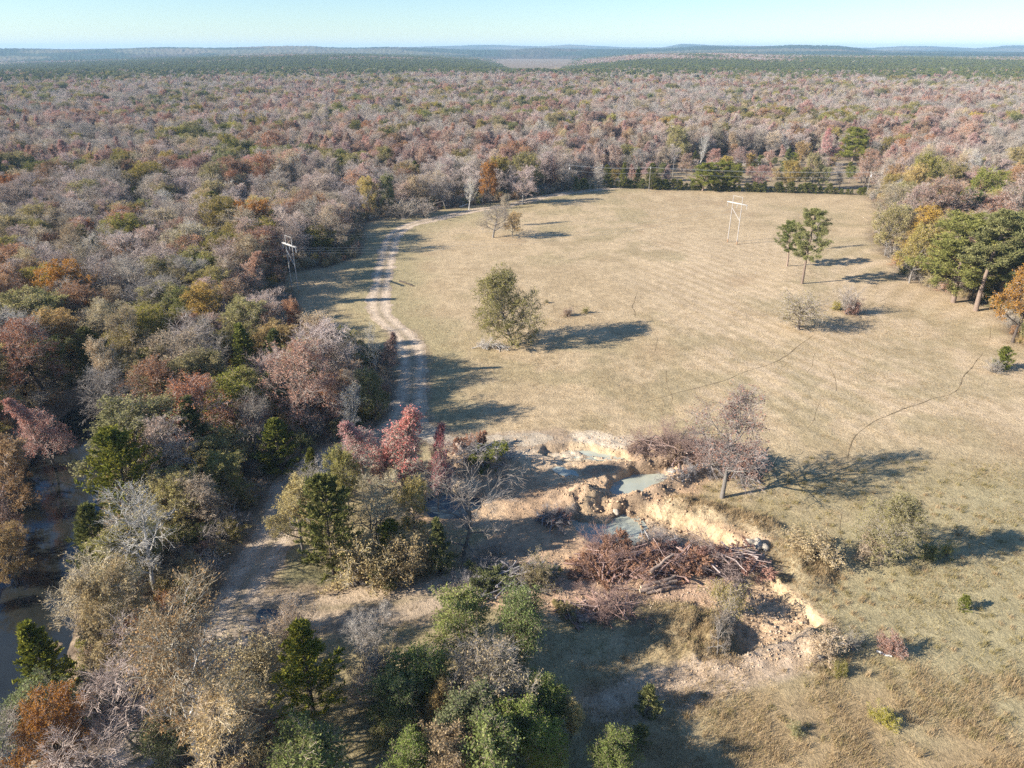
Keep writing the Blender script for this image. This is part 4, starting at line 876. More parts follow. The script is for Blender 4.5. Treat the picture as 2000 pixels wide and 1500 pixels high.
u, v = proj(gx, gy, 10.0); u0, v0 = proj(gx, gy, 0.0)
ok = woods(gx, gy, 6.5) & (seg_dist(gx, gy, CREEK) > 10.5) & (u > -120) & (u < 2080) & (v < 1560)
ok &= ~((gx > -45) & (gy < 75) & (u0 > 430))
hp = np.array([(a, b, c) for a, b, c, *_ in PLACED])
AUTO = []
POLEGAP = PP([(545, 560), (625, 560), (650, 720), (520, 720)])
for x, y in zip(gx[ok], gy[ok]):
    if inside(np.array([x]), np.array([y]), POLEGAP)[0]: continue
    if (np.hypot(hp[:, 0] - x, hp[:, 1] - y) < np.maximum(2.4, hp[:, 2] * .72)).any(): continue
    AUTO.append((x, y))
LAND = [(a, b, s) for _, _, _, a, b, s in PLACED if s]
recs = []
for x, y in AUTO:
    n = vnoise(x / 34, y / 34, 301); far = np.clip((y - 150) / 200, 0, 1)
    mix = MIXR if x > 90 else MIXF if rng.random() < far else MIXN
    k = pick(mix, rng.random() * .6 + .4 * ((vnoise(x / 22 + 5, y / 22, 311) * 1.6 + rng.random() * .3) % 1.0) if rng.random() < .5 else rng.random())
    if k in ('cedar', 'green') : H = rng.uniform(8, 12.5)
    else: H = rng.uniform(10.5, 16.5)
    H *= .78 + .5 * vnoise(x / 40 + 3, y / 40, 331)
    if y < 60: H *= .8
    if float(seg_dist(np.array([x]), np.array([y]), PATHS['track'][0])[0]) < 17: H = min(H, 9.5)
    recs.append((k, x, y, H))
recs.sort(key=lambda r: r[1] ** 2 + r[2] ** 2)
names = Counter(KIND[h[0]][0] for h in HAND); keep = []; OVER = []
for r in recs:
    nm = KIND[r[0]][0]; lim = 285 if nm != 'bush' else 290
    if names[nm] < lim: names[nm] += 1; keep.append(r)
    else: OVER.append(r)
recs = keep
ZONES = [('between the creek and the lower road', lambda x, y, u, v: (y < 110) & (x > -90)), ('across the creek at the left edge', lambda x, y, u, v: (y < 140) & (x <= -60)), ('in the right hand woods', lambda x, y, u, v: x > 80), ('in the woods inside the track curve', lambda x, y, u, v: (y < 190) & (x > -75)), ('in the left woods below the power pole', lambda x, y, u, v: y < 215), ('in the crowded middle of the left woods', lambda x, y, u, v: y < 285), ('in the far left woods toward the road', lambda x, y, u, v: y >= 285)]
labs = []
for k, x, y, H in recs:
    u, v = proj(x, y, H * .6); desc = KIND[k][2]
    best = min(LAND, key=lambda L: (L[0] - u) ** 2 + ((L[1] - v) * 1.4) ** 2); du, dv = u - best[0], v - best[1]
    if math.hypot(du, dv * 1.4) < 75:
        rel = 'right of' if du > abs(dv) * .9 else 'left of' if -du > abs(dv) * .9 else 'below' if dv > 0 else 'behind'
        lab = '%s %s the %s' % (desc, rel, best[2])
        if len(lab.split()) > 16: lab = lab.replace(' with fine twigs', '').replace('rounded ', '').replace(' with tufted green crown on a bare trunk', '').replace(' with upright stems', '').replace(' of the picture', '')
        labs.append(lab)
    else:
        z = [n for n, f in ZONES if f(x, y, u, v)][0]; labs.append('%s %s' % (desc, z))
cnt = Counter(labs)
for (k, x, y, H), lab in zip(recs, labs):
    plant(k, x, y, H, rng.uniform(.9, 1.3), rot=rng.uniform(0, 6.28), label=lab, group=(lab if cnt[lab] > 1 else None))
print('individual trees', len(HAND), len(hx), len(recs), Counter(r[0] for r in recs))

# scattered yard trees beyond the hedge
gx, gy = jgrid(20, 260, 372, 500, 12); ok = inside(gx, gy, YARD) & (rng.random(len(gx)) < .6)
YK = ['mauve', 'pink', 'rust', 'cedar', 'bare', 'salmon', 'gold', 'pine']
ylab = []
for x, y in zip(gx[ok], gy[ok]):
    if (np.hypot(np.array([p[0] for p in PLACED]) - x, np.array([p[1] for p in PLACED]) - y) < 6).any(): continue
    ylab.append((YK[rng.integers(0, 8)], x, y))
for k, x, y in ylab:
    zone = 'left' if x < 90 else 'right'; lab = '%s in the %s yard behind the hedge' % (KIND[k][2].replace(' on a bare trunk', ''), zone)
    plant(k, x, y, rng.uniform(6, 10), 1.0, rot=rng.uniform(0, 6), label=lab, group=lab)

# ---- instanced masses
def proto_objs(kind):
    """trunk and crown objects of planted trees of this kind, one pair per variant"""
    res = []
    for tm, cm, h, r in KIND[kind][3]:
        t = next((o for o in COL.objects if o.data == tm), None); c = next((o for o in COL.objects if o.data == cm), None)
        if t and c: res.append((t, c, h))
    return res
def scatter(name, xyz, H, kinds_idx, kinds, label, cat, w=None, trunks=True):
    """one object of tree copies: kinds_idx picks the kind of each point, H its height"""
    srcs = []; first = []; cnts = []
    for k in kinds:
        pr = proto_objs(k); first.append(len(srcs)); cnts.append(len(pr)); srcs += pr
    n = len(xyz); ki = np.asarray(kinds_idx); idx = np.array(first)[ki] + rng.integers(0, 1000, n) % np.array(cnts)[ki]
    sc = H / np.array([s[2] for s in srcs])[idx]; w = np.ones(n) if w is None else w
    me = bpy.data.meshes.new(name); me.vertices.add(n); me.vertices.foreach_set('co', np.asarray(xyz, float).ravel())
    a = me.attributes.new('pick', 'INT', 'POINT'); a.data.foreach_set('value', idx.astype(np.int32))
    a = me.attributes.new('size', 'FLOAT_VECTOR', 'POINT'); a.data.foreach_set('vector', np.stack([sc * w, sc * w, sc], 1).astype(np.float32).ravel())
    a = me.attributes.new('turn', 'FLOAT_VECTOR', 'POINT'); a.data.foreach_set('vector', np.stack([np.zeros(n), np.zeros(n), rng.uniform(0, 6.28, n)], 1).astype(np.float32).ravel())
    o = tag(link(name, me), label, cat, None, 'stuff')
    g = bpy.data.node_groups.new(name, 'GeometryNodeTree'); g.interface.new_socket('Geometry', in_out='INPUT', socket_type='NodeSocketGeometry'); g.interface.new_socket('Geometry', in_out='OUTPUT', socket_type='NodeSocketGeometry')
    N = g.nodes.new; gi, go = N('NodeGroupInput'), N('NodeGroupOutput'); ip = N('GeometryNodeInstanceOnPoints'); jn = N('GeometryNodeJoinGeometry'); L = g.links.new
    outs = []
    for t, c, h in srcs:
        j2 = N('GeometryNodeJoinGeometry')
        for q in ([c, t] if trunks else [c]):
            oi = N('GeometryNodeObjectInfo'); oi.inputs['Object'].default_value = q; oi.inputs['As Instance'].default_value = False; oi.transform_space = 'ORIGINAL'; L(oi.outputs['Geometry'], j2.inputs[0])
        gt = N('GeometryNodeGeometryToInstance'); L(j2.outputs[0], gt.inputs[0]); outs.append(gt.outputs[0])
    for q in reversed(outs): L(q, jn.inputs[0])
    def na(nm, ty):
        x = N('GeometryNodeInputNamedAttribute'); x.data_type = ty; x.inputs[0].default_value = nm; return x.outputs[0]
    L(gi.outputs[0], ip.inputs['Points']); L(jn.outputs[0], ip.inputs['Instance']); ip.inputs['Pick Instance'].default_value = True
    L(na('pick', 'INT'), ip.inputs['Instance Index']); L(na('size', 'FLOAT_VECTOR'), ip.inputs['Scale'])
    er = N('FunctionNodeEulerToRotation'); L(na('turn', 'FLOAT_VECTOR'), er.inputs[0]); L(er.outputs[0], ip.inputs['Rotation'])
    L(ip.outputs[0], go.inputs[0]); m = o.modifiers.new('copies', 'NODES'); m.node_group = g
    return o
def view_ok(x, y, z, lo=-120, hi=2120): u, v = proj(x, y, z); return (u > lo) & (u < hi) & (v < 1600)
# far forest
fx, fy = [], []
for y0, y1, s in ((CUT, 700, 8.2), (700, 1100, 9.6), (1100, 1900, 11.6)):
    a, b = jgrid(-.84 * y1, .84 * y1, y0, y1, s); q = view_ok(a, b, 0 * a); fx.append(a[q]); fy.append(b[q])
fx = np.concatenate(fx); fy = np.concatenate(fy)
k0 = woods(fx, fy) ; hpx = np.array([(p[0], p[1], p[2]) for p in PLACED if p[1] > CUT - 20])
for a, b, r in hpx: k0 &= np.hypot(fx - a, fy - b) > max(2.5, r * .75)
fx, fy = fx[k0], fy[k0]
kinds = [k for k, _ in MIXF] + ['pine']; cum = np.cumsum([p for _, p in MIXF])
r1 = np.clip(rng.random(len(fx)), 0, .9999 * cum[-1]); ki = np.searchsorted(cum, r1)
pn = fbm(fx, fy, 70, 401); pn2 = fbm(fx + 500, fy, 60, 411)
st = fbm(fx, fy, 120, 441); a_ = (st < .42) & (rng.random(len(fx)) < .55); ki[a_] = kinds.index('bare'); b_ = (st > .58) & (rng.random(len(fx)) < .5); ki[b_] = rng.choice([kinds.index('mauveleaf'), kinds.index('tan'), kinds.index('salmon')], b_.sum())
gr = (pn > .585) & (rng.random(len(fx)) < .6); ki[gr] = rng.choice([kinds.index('olive'), kinds.index('cedar'), kinds.index('green'), kinds.index('olive')], gr.sum())
rr = (pn2 > .6) & (rng.random(len(fx)) < .6); ki[rr] = rng.choice([kinds.index('salmon'), kinds.index('pink'), kinds.index('rust')], rr.sum())
D = np.hypot(fx, fy); pp = rng.random(len(fx)) < .8 * sstep(1450, 1800, D + 300 * (fbm(fx, fy, 200, 421) - .5)); ki[pp] = len(kinds) - 1
H = rng.uniform(9.5, 16.5, len(fx)) * (1.12 + .15 * sstep(700, 1500, D)) * (.8 + .45 * fbm(fx, fy, 60, 431))
cm = np.isin(ki, [kinds.index('cedar')]); H[cm] *= .8
if OVER:
    fx = np.append(fx, [r[1] for r in OVER]); fy = np.append(fy, [r[2] for r in OVER]); H = np.append(H, [r[3] for r in OVER]); ki = np.append(ki, [kinds.index(r[0]) if r[0] in kinds else 0 for r in OVER]); D = np.hypot(fx, fy)
fz = np.zeros(len(fx)); uu, dd = hill_uv(fx, fy); fz = np.where(D > 1560, np.maximum(0, hill_z(uu, dd)), height(fx, fy))
scatter('far_forest', np.c_[fx, fy, fz], H, ki, kinds, 'dense mauve grey autumn forest stretching away beyond the field', 'forest', rng.uniform(.9, 1.45, len(fx)))
# pine woods on the slopes
fx, fy = [], []
for y0, y1, s in ((1900, 2600, 12.5), (2600, 3700, 15), (3700, 5000, 21)):
    a, b = jgrid(-.84 * y1, .84 * y1, y0 * .75, y1, s); q = view_ok(a, b, 0 * a) & (np.hypot(a, b) < y1) & (np.hypot(a, b) >= (y0 if y0 > 1900 else 0)) & ((b > 1900) | (y0 > 1900)); fx.append(a[q]); fy.append(b[q])
fx = np.concatenate(fx); fy = np.concatenate(fy); u, D = hill_uv(fx, fy); br = hill_brown(u, D, fx, fy)
ki = np.where(rng.random(len(fx)) < br, rng.integers(1, 4, len(fx)), 0)
scatter('pine_woods', np.c_[fx, fy, hill_z(u, D) - .5], rng.uniform(13, 19, len(fx)), ki, ['pine', 'mauveleaf', 'rust', 'mauve'], 'dark green pine woods covering the distant slopes', 'forest', np.full(len(fx), 1.5), False)
print('far', len(fx))
# undergrowth in the near woods
gx, gy = jgrid(-260, 240, 46, CUT + 60, 3.1); q = woods(gx, gy, 1.0) & view_ok(gx, gy, 0 * gx) & (seg_dist(gx, gy, CREEK) > 9.0); gx, gy = gx[q], gy[q]
uk = ['bushtan', 'bushbare', 'bushgreen', 'busholive', 'bushrust', 'willowtan']; ki = rng.choice(len(uk), len(gx), p=[.26, .30, .1, .12, .1, .12])
scatter('undergrowth', np.c_[gx, gy, height(gx, gy)], rng.uniform(1.6, 4.2, len(gx)), ki, uk, 'tangled brush filling the floor of the woods', 'brush')

# ------------------------------------------------------------------ built things
M['pole'] = plain_mat('weathered_pole', (.34, .31, .28), (.50, .47, .44), 2, .85); M['upole'] = plain_mat('utility_timber', (.20, .18, .16), (.33, .30, .27), 2, .85); M['polefoot'] = plain_mat('pole_foot', (.28, .17, .10), (.38, .24, .15), 3)
M['arm'] = plain_mat('bleached_timber', (.42, .40, .37), (.56, .54, .51), 3); M['insul'] = plain_mat('insulator', (.55, .55, .56), (.72, .72, .73), 5, .3, .1, .5)
M['wire'] = plain_mat('wire', (.40, .41, .42), (.5, .5, .5), 3, .4, 0, .5)
def h_frame(b0, b1, top, label, cross):
    p0 = P(*b0); p1 = P(*b1); c = (p0 + p1) / 2; _, _, H = solve(b0[0], top, b0[1]); ax = (p1 - p0)[:2]; sp = np.hypot(*ax); rz = math.atan2(ax[1], ax[0]); z = zat(c[0], c[1])
    o = tag(link('power_pole_frame', None, None, (c[0], c[1], z), (0, 0, rz)), label, 'power pole'); h = sp / 2
    for s in (-1, 1):
        b = MB(); b.tubes([[s * h, 0, 1.2]], [[s * h * .97, 0, H]], .165, .105, 8, 0); b.tubes([[s * h * 1.0, 0, -.4]], [[s * h, 0, 1.2]], .2, .192, 8, 1); link('pole', b.mesh('pole', [M['pole'], M['polefoot']], True), o)
    L = sp * 1.05
    for s in (-1, 1):
        b = MB(); b.box((0, s * .2, H - 2.6), (2 * L, .12, .28)); link('crossarm', b.mesh('crossarm', [M['arm']]), o)
    b = MB(); b.tubes([[-h * .97, 0, H - .12]], [[h * .97, 0, H - .12]], .045, .045, 6); link('top_brace', b.mesh('top_brace', [M['arm']], True), o)
    for s in ((-1, 1) if cross else (-1,)):
        b = MB(); b.tubes([[s * h, .0, H - 4.4]], [[-s * h, .0, H - 8.6]], .09, .09, 6); link('cross_brace', b.mesh('cross_brace', [M['arm']], True), o)
    tips = []
    for s in (-1, 0, 1):
        b = MB()
        for k in range(9): b.tubes([[s * (L - .15), 0, H - 2.75 - k * .16]], [[s * (L - .15), 0, H - 2.83 - k * .16]], .12, .06, 8)
        b.tubes([[s * (L - .15), 0, H - 2.5]], [[s * (L - .15), 0, H - 4.25]], .025, .025, 6); link('insulator', b.mesh('insulator', [M['insul']], True), o)
        q = s * (L - .15); tips.append(np.array([c[0] + q * math.cos(rz), c[1] + q * math.sin(rz), z + H - 4.25]))
    for s in (-1, 1): tips.append(np.array([c[0] + s * h * .97 * math.cos(rz), c[1] + s * h * .97 * math.sin(rz), z + H]))
    return tips
tA = h_frame((570.7, 566), (583, 571.5), 457, 'tall wooden power pole frame with crossed braces at the edge of the left woods', True)
tB = h_frame((1421, 472.7), (1438.7, 477.3), 381, 'tall wooden power pole frame with a single slanted brace in the open field', False)
def wire(a, b, sag, r, label, group=None, name='power_line'):
    t = np.linspace(0, 1, 25)[:, None]; p = a * (1 - t) + b * t; p[:, 2] -= sag * 4 * (t * (1 - t))[:, 0]
    m = MB(); m.tubes(p[:-1], p[1:], r, r, 4); return tag(link(name, m.mesh(name, [M['wire']], True)), label, 'cable', group)
for i, (a, b) in enumerate(zip(tA, tB)):
    lab = 'overhead power line strung between the two wooden pole frames'
    wire(a, b, 4.0, .016 if i < 3 else .01, lab, 'power lines between the pole frames')
    e = a + (a - b) / np.linalg.norm(a - b) * 190; e[2] = a[2]; wire(e, a, 4.0, .016 if i < 3 else .01, 'overhead power line running into the left woods from the pole frame', 'power lines into the left woods')
def utility_pole(u, vb, vt, label, trans):
    x, y, H = solve(u, vt, vb); z = zat(x, y); o = tag(link('utility_pole', None, None, (x, y, z)), label, 'utility pole')
    b = MB(); b.tubes([[0, 0, -.4]], [[0, 0, H]], .16, .10, 8); link('pole', b.mesh('pole', [M['upole']], True), o)
    b = MB(); b.box((0, 0, H - .7), (.12, 2.2, .14)); link('crossarm', b.mesh('crossarm', [M['pole']]), o)
    for s in (-1, 0, 1):
        b = MB(); b.tubes([[0, s * .95, H - .62 if s else H]], [[0, s * .95, H - .38 if s else H + .28]], .07, .04, 8); link('insulator', b.mesh('insulator', [M['insul']], True), o)
    if trans:
        b = MB(); b.tubes([[.38, 0, H - 2.6]], [[.38, 0, H - 1.55]], .27, .27, 12); b.tubes([[.38, 0, H - 1.55]], [[.38, 0, H - 1.45]], .27, .15, 12); b.box((.13, 0, H - 2.05), (.25, .1, .5)); link('transformer', b.mesh('transformer', [M['insul']], True), o)
    return np.array([x, y, z + H])
q1 = utility_pole(1110, 372, 321, 'utility pole with white transformer where the track meets the road', True)
q2 = utility_pole(1267, 374, 326, 'utility pole in the middle of the hedge row', False)
q3 = utility_pole(1692, 382, 335, 'utility pole with transformer at the right end of the hedge', True)
q4 = utility_pole(1313, 350, 308, 'utility pole standing back in the yard behind the hedge', False)
q5 = utility_pole(251, 330, 293, 'utility pole among the distant woods at left', False)
for a, b, l in ((q1, q2, 'between the track and the middle utility pole'), (q2, q3, 'from the middle pole to the right hand utility pole')):
    for k, (dy, dz) in enumerate(((-.95, -.35), (.95, -.35), (0, -2.9))):
        wire(a + [0, dy, dz], b + [0, dy, dz], .9, .03, ('thin overhead wire ' if k < 2 else 'lowest overhead cable ') + l, ('upper wires ' + l) if k < 2 else None, 'overhead_wire')
e5 = P(-120, 330); e5[2] = q5[2] - 1; wire(e5, q5 - [0, 0, .4], 1.2, .03, 'overhead wire crossing above the distant straw field at left', None, 'overhead_wire')
wire(q5 - [0, 0, .4], q5 + [60, 25, -1.0], 1.0, .03, 'overhead wire leaving the left utility pole toward the woods', None, 'overhead_wire')

# houses half hidden behind the yard
M['roof'] = plain_mat('roof_shingle', (.16, .145, .14), (.25, .23, .22), 1.5); M['wall'] = plain_mat('house_wall', (.36, .32, .27), (.44, .40, .34), 1); M['glass'] = plain_mat('window_glass', (.03, .04, .05), (.05, .06, .07), 1, .1, 0, .5); M['trim'] = plain_mat('white_trim', (.7, .7, .68), (.78, .78, .76), 1)
M['brick'] = plain_mat('brick', (.24, .11, .08), (.34, .17, .12), 4)
def house(u, v, w, d, h, rise, rz, label, wall, roofm):
    x, y, _ = P(u, v); o = tag(link('house', None, None, (x, y, zat(x, y)), (0, 0, rz)), label, 'house')
    b = MB(); b.box((0, 0, h / 2 - .2), (w, d, h + .4)); link('wall', b.mesh('wall', [M[wall]]), o)
    e = .5; X, Y = w / 2 + e, d / 2 + e; b = MB()
    V = [[-X, -Y, h], [X, -Y, h], [X, Y, h], [-X, Y, h], [-X + d * .42, 0, h + rise], [X - d * .42, 0, h + rise], [-X, -Y, h + .18], [X, -Y, h + .18], [X, Y, h + .18], [-X, Y, h + .18]]
    b.add(V, [[6, 7, 5, 4], [8, 9, 4, 5]]); b.add(V, [[7, 8, 5], [9, 6, 4]]); b.add(V, [[0, 3, 2, 1], [0, 1, 7, 6], [1, 2, 8, 7], [2, 3, 9, 8], [3, 0, 6, 9]])
    rf = link('roof', b.mesh('roof', [M[roofm]]), o); b = MB(); b.box((w * .2, d * .1, h + rise), (.8, .8, 1.6)); link('chimney', b.mesh('chimney', [M['brick']]), rf)
    for k in (-.36, -.14, .32):
        b = MB(); b.box((w * k, -d / 2 - .03, h * .55), (1.3, .1, 1.4)); f = link('window', b.mesh('window', [M['trim']]), o)
        b = MB(); b.box((w * k, -d / 2 - .09, h * .55), (1.1, .04, 1.2)); link('pane', b.mesh('pane', [M['glass']]), f)
    b = MB(); b.box((w * .1, -d / 2 - .04, 1.02), (1.0, .09, 2.04)); link('door', b.mesh('door', [M['trim']]), o)
house(1203, 309, 15, 9, 2.8, 3.2, .15, 'house with grey hip roof half hidden by bare trees beyond the yard', 'brick', 'roof')
house(1462, 322, 17, 7, 2.5, 1.3, -.02, 'long low pale building half hidden behind the yard trees', 'wall', 'roof')
house(1293, 312, 7, 6, 2.5, 1.6, .3, 'small pale outbuilding half hidden right of the grey roofed house', 'wall', 'roof')

# ---- logs, rocks, brush heaps
M['log'] = plain_mat('log_bark', (.22, .15, .11), (.40, .31, .25), 4, .9, .6); M['cut'] = plain_mat('cut_wood', (.50, .38, .25), (.62, .49, .34), 5); M['logwhite'] = plain_mat('bleached_log', (.46, .42, .38), (.66, .63, .58), 3)
M['rock'] = plain_mat('pale_rock', (.34, .285, .22), (.52, .45, .36), 1.2, .95, .8)
def log(a, b, r, label, group=None, mat='log', name='log', stub=True):
    """a, b: world ends"""
    a = np.asarray(a, float); b = np.asarray(b, float); n = 6; rg = np.random.default_rng(int(abs(a[0] * 91 + b[1] * 37)) + 3); t = np.linspace(0, 1, n + 1)[:, None]
    p = (b - a) * t; p[1:-1] += rg.normal(size=(n - 1, 3)) * r * .3; rr = r * (1 - .35 * t[:, 0]); m = MB()
    m.tubes(p[:-1], p[1:], rr[:-1], rr[1:], 9, 0)
    if stub:
        for k in range(2): q = p[2 + k]; m.tubes([q], [q + rg.normal(size=3) * [r * 2, r * 2, r] + [0, 0, r * 1.6]], r * .35, r * .2, 5, 0)
    o = tag(link(name, m.mesh('log_body', [M[mat]], True), None, a), label, 'log', group)
    c = MB(); d = (b - a) / np.linalg.norm(b - a); c.tubes([-d * .012], [d * .02], r * .93, r * .93, 9); e = p[-1]; link('cut_end', c.mesh('cut_end', [M['cut']]), o); return o
def on(u, v, up): x, y, _ = P(u, v); z = zat(x, y); x, y, _ = P(u, v, z + up); return np.array([x, y, zat(x, y) + up])
def rock(u, v, s, label, group=None, seed=0):
    x, y, _ = P(u, v); rg = np.random.default_rng(seed); m = MB(); nu, nv = 14, 9; th = np.linspace(0, 2 * math.pi, nu, endpoint=False); ph = np.linspace(.05, math.pi - .05, nv); A, B = np.meshgrid(th, ph)
    d = np.stack([np.cos(A) * np.sin(B), np.sin(A) * np.sin(B), np.cos(B)], -1).reshape(-1, 3)
    planes = norm(rg.normal(size=(11, 3))); off = rg.uniform(.62, 1, 11); rad = np.min(np.where(d @ planes.T > .05, off / np.clip(d @ planes.T, .05, None), 9), axis=1); rad = np.minimum(rad, 1.25)
    v_ = d * rad[:, None] * s * np.array([1.2, .9, .7]); i = np.arange(nu * nv).reshape(nv, nu); j = np.roll(i, -1, 1); m.add(v_, np.stack([i[:-1], i[1:], j[1:], j[:-1]], -1).reshape(-1, 4)); m.add(v_[:nu], [list(range(nu))]) ; m.add(v_[-nu:], [list(range(nu))[::-1]])
    return tag(link('rock', m.mesh('rock', [M['rock']]), None, (x, y, zat(x, y) + s * .25), (0, 0, rg.uniform(0, 6))), label, 'rock', group)
def felled(T, C, mb_b, mb_f, pos, az, pitch, s, bo=0, fo=0, twig_slot=None):
    """lay a small tree down and add its wood to mb_b and its dead leaves to mb_f"""
    ca, sa = math.cos(az), math.sin(az); cp, sp = math.cos(pitch), math.sin(pitch)
    ax = np.array([ca * cp, sa * cp, sp]); sd = np.array([-sa, ca, 0]); up = np.cross(ax, sd); R = np.stack([sd, -up, ax], 0)
    for src, main in ((T, True), (C, False)):
        off = 0
        for v, f, m, r in zip(src.v, src.f, src.m, src.r):
            w = (v @ R) * s + pos; dst = mb_b if (main or (twig_slot is not None and m[0] == twig_slot)) else mb_f
            if dst is not None: dst.add(w, f - off, bo if dst is mb_b else fo, r)
            off += len(v)
def heap(u, v, L, Wd, h, n, rot, label, bark, leafm, seed, leafy=.5, size=(3, 6), zoff=0.0):
    x0, y0, _ = P(u, v); rg = np.random.default_rng(seed); o = tag(link('brush_pile', None, None, (x0, y0, zat(x0, y0))), label, 'brush pile'); z0 = zat(x0, y0)
    Bm, Fm = MB(), MB(); kinds = [cedar(501 + seed, 5, 1.3, 36, 40, .05, .6, .34), cedar(502 + seed, 5, 1.6, 36, 40, .05, .5, .34), broadleaf(503 + seed, 6, 2.4, 'vase', n1=9, n2=4, n3=4, n4=3, twig_r=.016, tr=.13), broadleaf(504 + seed, 6, 2.0, 'round', n1=9, n2=4, n3=4, n4=3, twig_r=.016, tr=.13)]
    for k in range(n):
        a, q = rg.uniform(0, 6.28), math.sqrt(rg.random()) * .92; ex, ey = q * math.cos(a) * L, q * math.sin(a) * Wd; c, s = math.cos(rot), math.sin(rot); px, py = ex * c - ey * s, ex * s + ey * c
        sz = rg.uniform(*size) / 5; az = rg.uniform(0, 6.28); pz = zat(x0 + px, y0 + py) - z0 + h * (1 - q * q) * rg.uniform(.2, .85) + .12
        d = np.array([math.cos(az), math.sin(az)]) * sz * 2.2; t = kinds[rg.integers(0, 2)] if rg.random() < leafy else kinds[rg.integers(2, 4)]
        felled(t[0], t[1], Bm, Fm, np.array([px - d[0], py - d[1], pz]), az, rg.normal() * .22, sz, 0, 0, 0 if t in (kinds[2], kinds[3]) else None)
    for k in range(int(n * .9)):
        a, q = rg.uniform(0, 6.28), math.sqrt(rg.random()) * .85; ex, ey = q * math.cos(a) * L, q * math.sin(a) * Wd; c, s = math.cos(rot), math.sin(rot); px, py = ex * c - ey * s, ex * s + ey * c
        ln = rg.uniform(.5, 1.15) * size[1]; az = rg.normal() * .8 + rot + (math.pi if rg.random() < .5 else 0); pt = rg.normal() * .16; r0 = rg.uniform(.04, .13); pz = zat(x0 + px, y0 + py) - z0 + h * (1 - q * q) * rg.uniform(.55, .95) + .3
        d = np.array([math.cos(az) * math.cos(pt), math.sin(az) * math.cos(pt), math.sin(pt)]); p = np.array([px, py, pz]) + d * np.linspace(-.5, .5, 5)[:, None] * ln + rg.normal(size=(5, 3)) * .07; rr = np.linspace(r0, r0 * .5, 5)
        Bm.tubes(p[:-1], p[1:], rr[:-1], rr[1:], 6, 0, rg.uniform(.55, 1))
    link('branches', Bm.mesh('pile_branches', [M[bark]], False), o)
    if Fm.v: link('dead_foliage', Fm.mesh('pile_foliage', [M[leafm]]), o)
    return o
M['deadwood'] = leaf_mat('deadwood', (.17, .11, .09), (.30, .21, .18), (.44, .34, .30), .03, .05, .005); M['greywood'] = leaf_mat('greywood', (.16, .14, .13), (.27, .24, .23), (.42, .39, .37), .03, .05, .005)
M['leaf_brown'] = leaf_mat('leaf_brown', (.15, .10, .07), (.24, .165, .12), (.33, .25, .19), .15, .1, .01)
heap(1250, 1104, 10, 4.0, 2.5, 72, .05, 'large heap of red brown felled cedars on the pit floor', 'deadwood', 'leaf_dead', 1, .5)
heap(1290, 1072, 7, 2.4, 2.6, 34, -.1, 'grey twiggy heap at the back of the red brown cedars beside the lower pond', 'greywood', 'leaf_dead', 2, .18)
heap(1420, 1105, 5.2, 3.6, 2.3, 30, -.2, 'mauve brown brush heap at the right end under the grassy mound', 'deadwood', 'leaf_dead', 3, .42)
heap(1000, 1140, 5.5, 3.2, 1.1, 24, .3, 'low heap of green and brown cut brush beside the lane', 'greywood', 'leaf_green', 4, .45)
heap(1160, 1195, 5.5, 2.0, 1.0, 22, .05, 'low heap of pale split limbs below the big cedar heap', 'deadwood', 'leaf_olive', 5, .2, (2.5, 4.5))
heap(1285, 882, 4.6, 3.0, 1.3, 24, 0, 'mauve brown brush on the earth mound behind the upper pond', 'deadwood', 'leaf_brown', 6, .2)
heap(1350, 897, 4.5, 3.0, 1.2, 20, 0, 'pinkish brown brush left of the bare oak', 'deadwood', 'leaf_brown', 7, .3)
heap(1442, 915, 4.2, 3.6, 2.2, 24, .4, 'red brown brush heap behind the trunk of the bare oak', 'greywood', 'leaf_dead', 8, .5)
heap(955, 905, 3.8, 3.0, 1.5, 18, .2, 'dark brush heap with green sprigs on the mound left of the pit', 'greywood', 'leaf_green', 9, .3)
heap(915, 885, 3.0, 2.6, 1.3, 12, .6, 'brown root heap on the mound beside the narrow red tree', 'deadwood', 'leaf_dead', 10, .25)
heap(1078, 1020, 2.6, 1.8, 1.3, 14, .1, 'small dark grey brush heap at the edge of the lower pond', 'greywood', 'leaf_dead', 11, .1, (2.5, 4))
heap(1335, 935, 4.6, 1.1, .8, 16, .5, 'row of dark roots along the ridge right of the upper pond', 'greywood', 'leaf_dead', 12, .1, (1.8, 3))
heap(960, 678, 3.2, 1.0, .7, 8, .1, 'pale fallen branches under the big olive field tree', 'twig_white', 'leaf_tan', 13, .0, (2.5, 4.5))
for a, b, r, up0, up1, lab in (((1252, 1146), (1320, 1121), .28, .8, 1.2, 'longest of the parallel logs at the front of the big cedar heap'), ((1250, 1154), (1322, 1134), .32, .5, .8, 'thick grey log under the longest one at the front of the heap'), ((1262, 1158), (1320, 1146), .24, .3, .45, 'lowest thin log at the front of the big cedar heap'), ((1270, 1116), (1314, 1094), .24, 2.3, 3.1, 'log slanting up over the big cedar heap'), ((1205, 1148), (1245, 1152), .16, .3, .3, 'short thin log at the front left foot of the cedar heap')):
    log(on(*a, up0), on(*b, up1), r, lab)
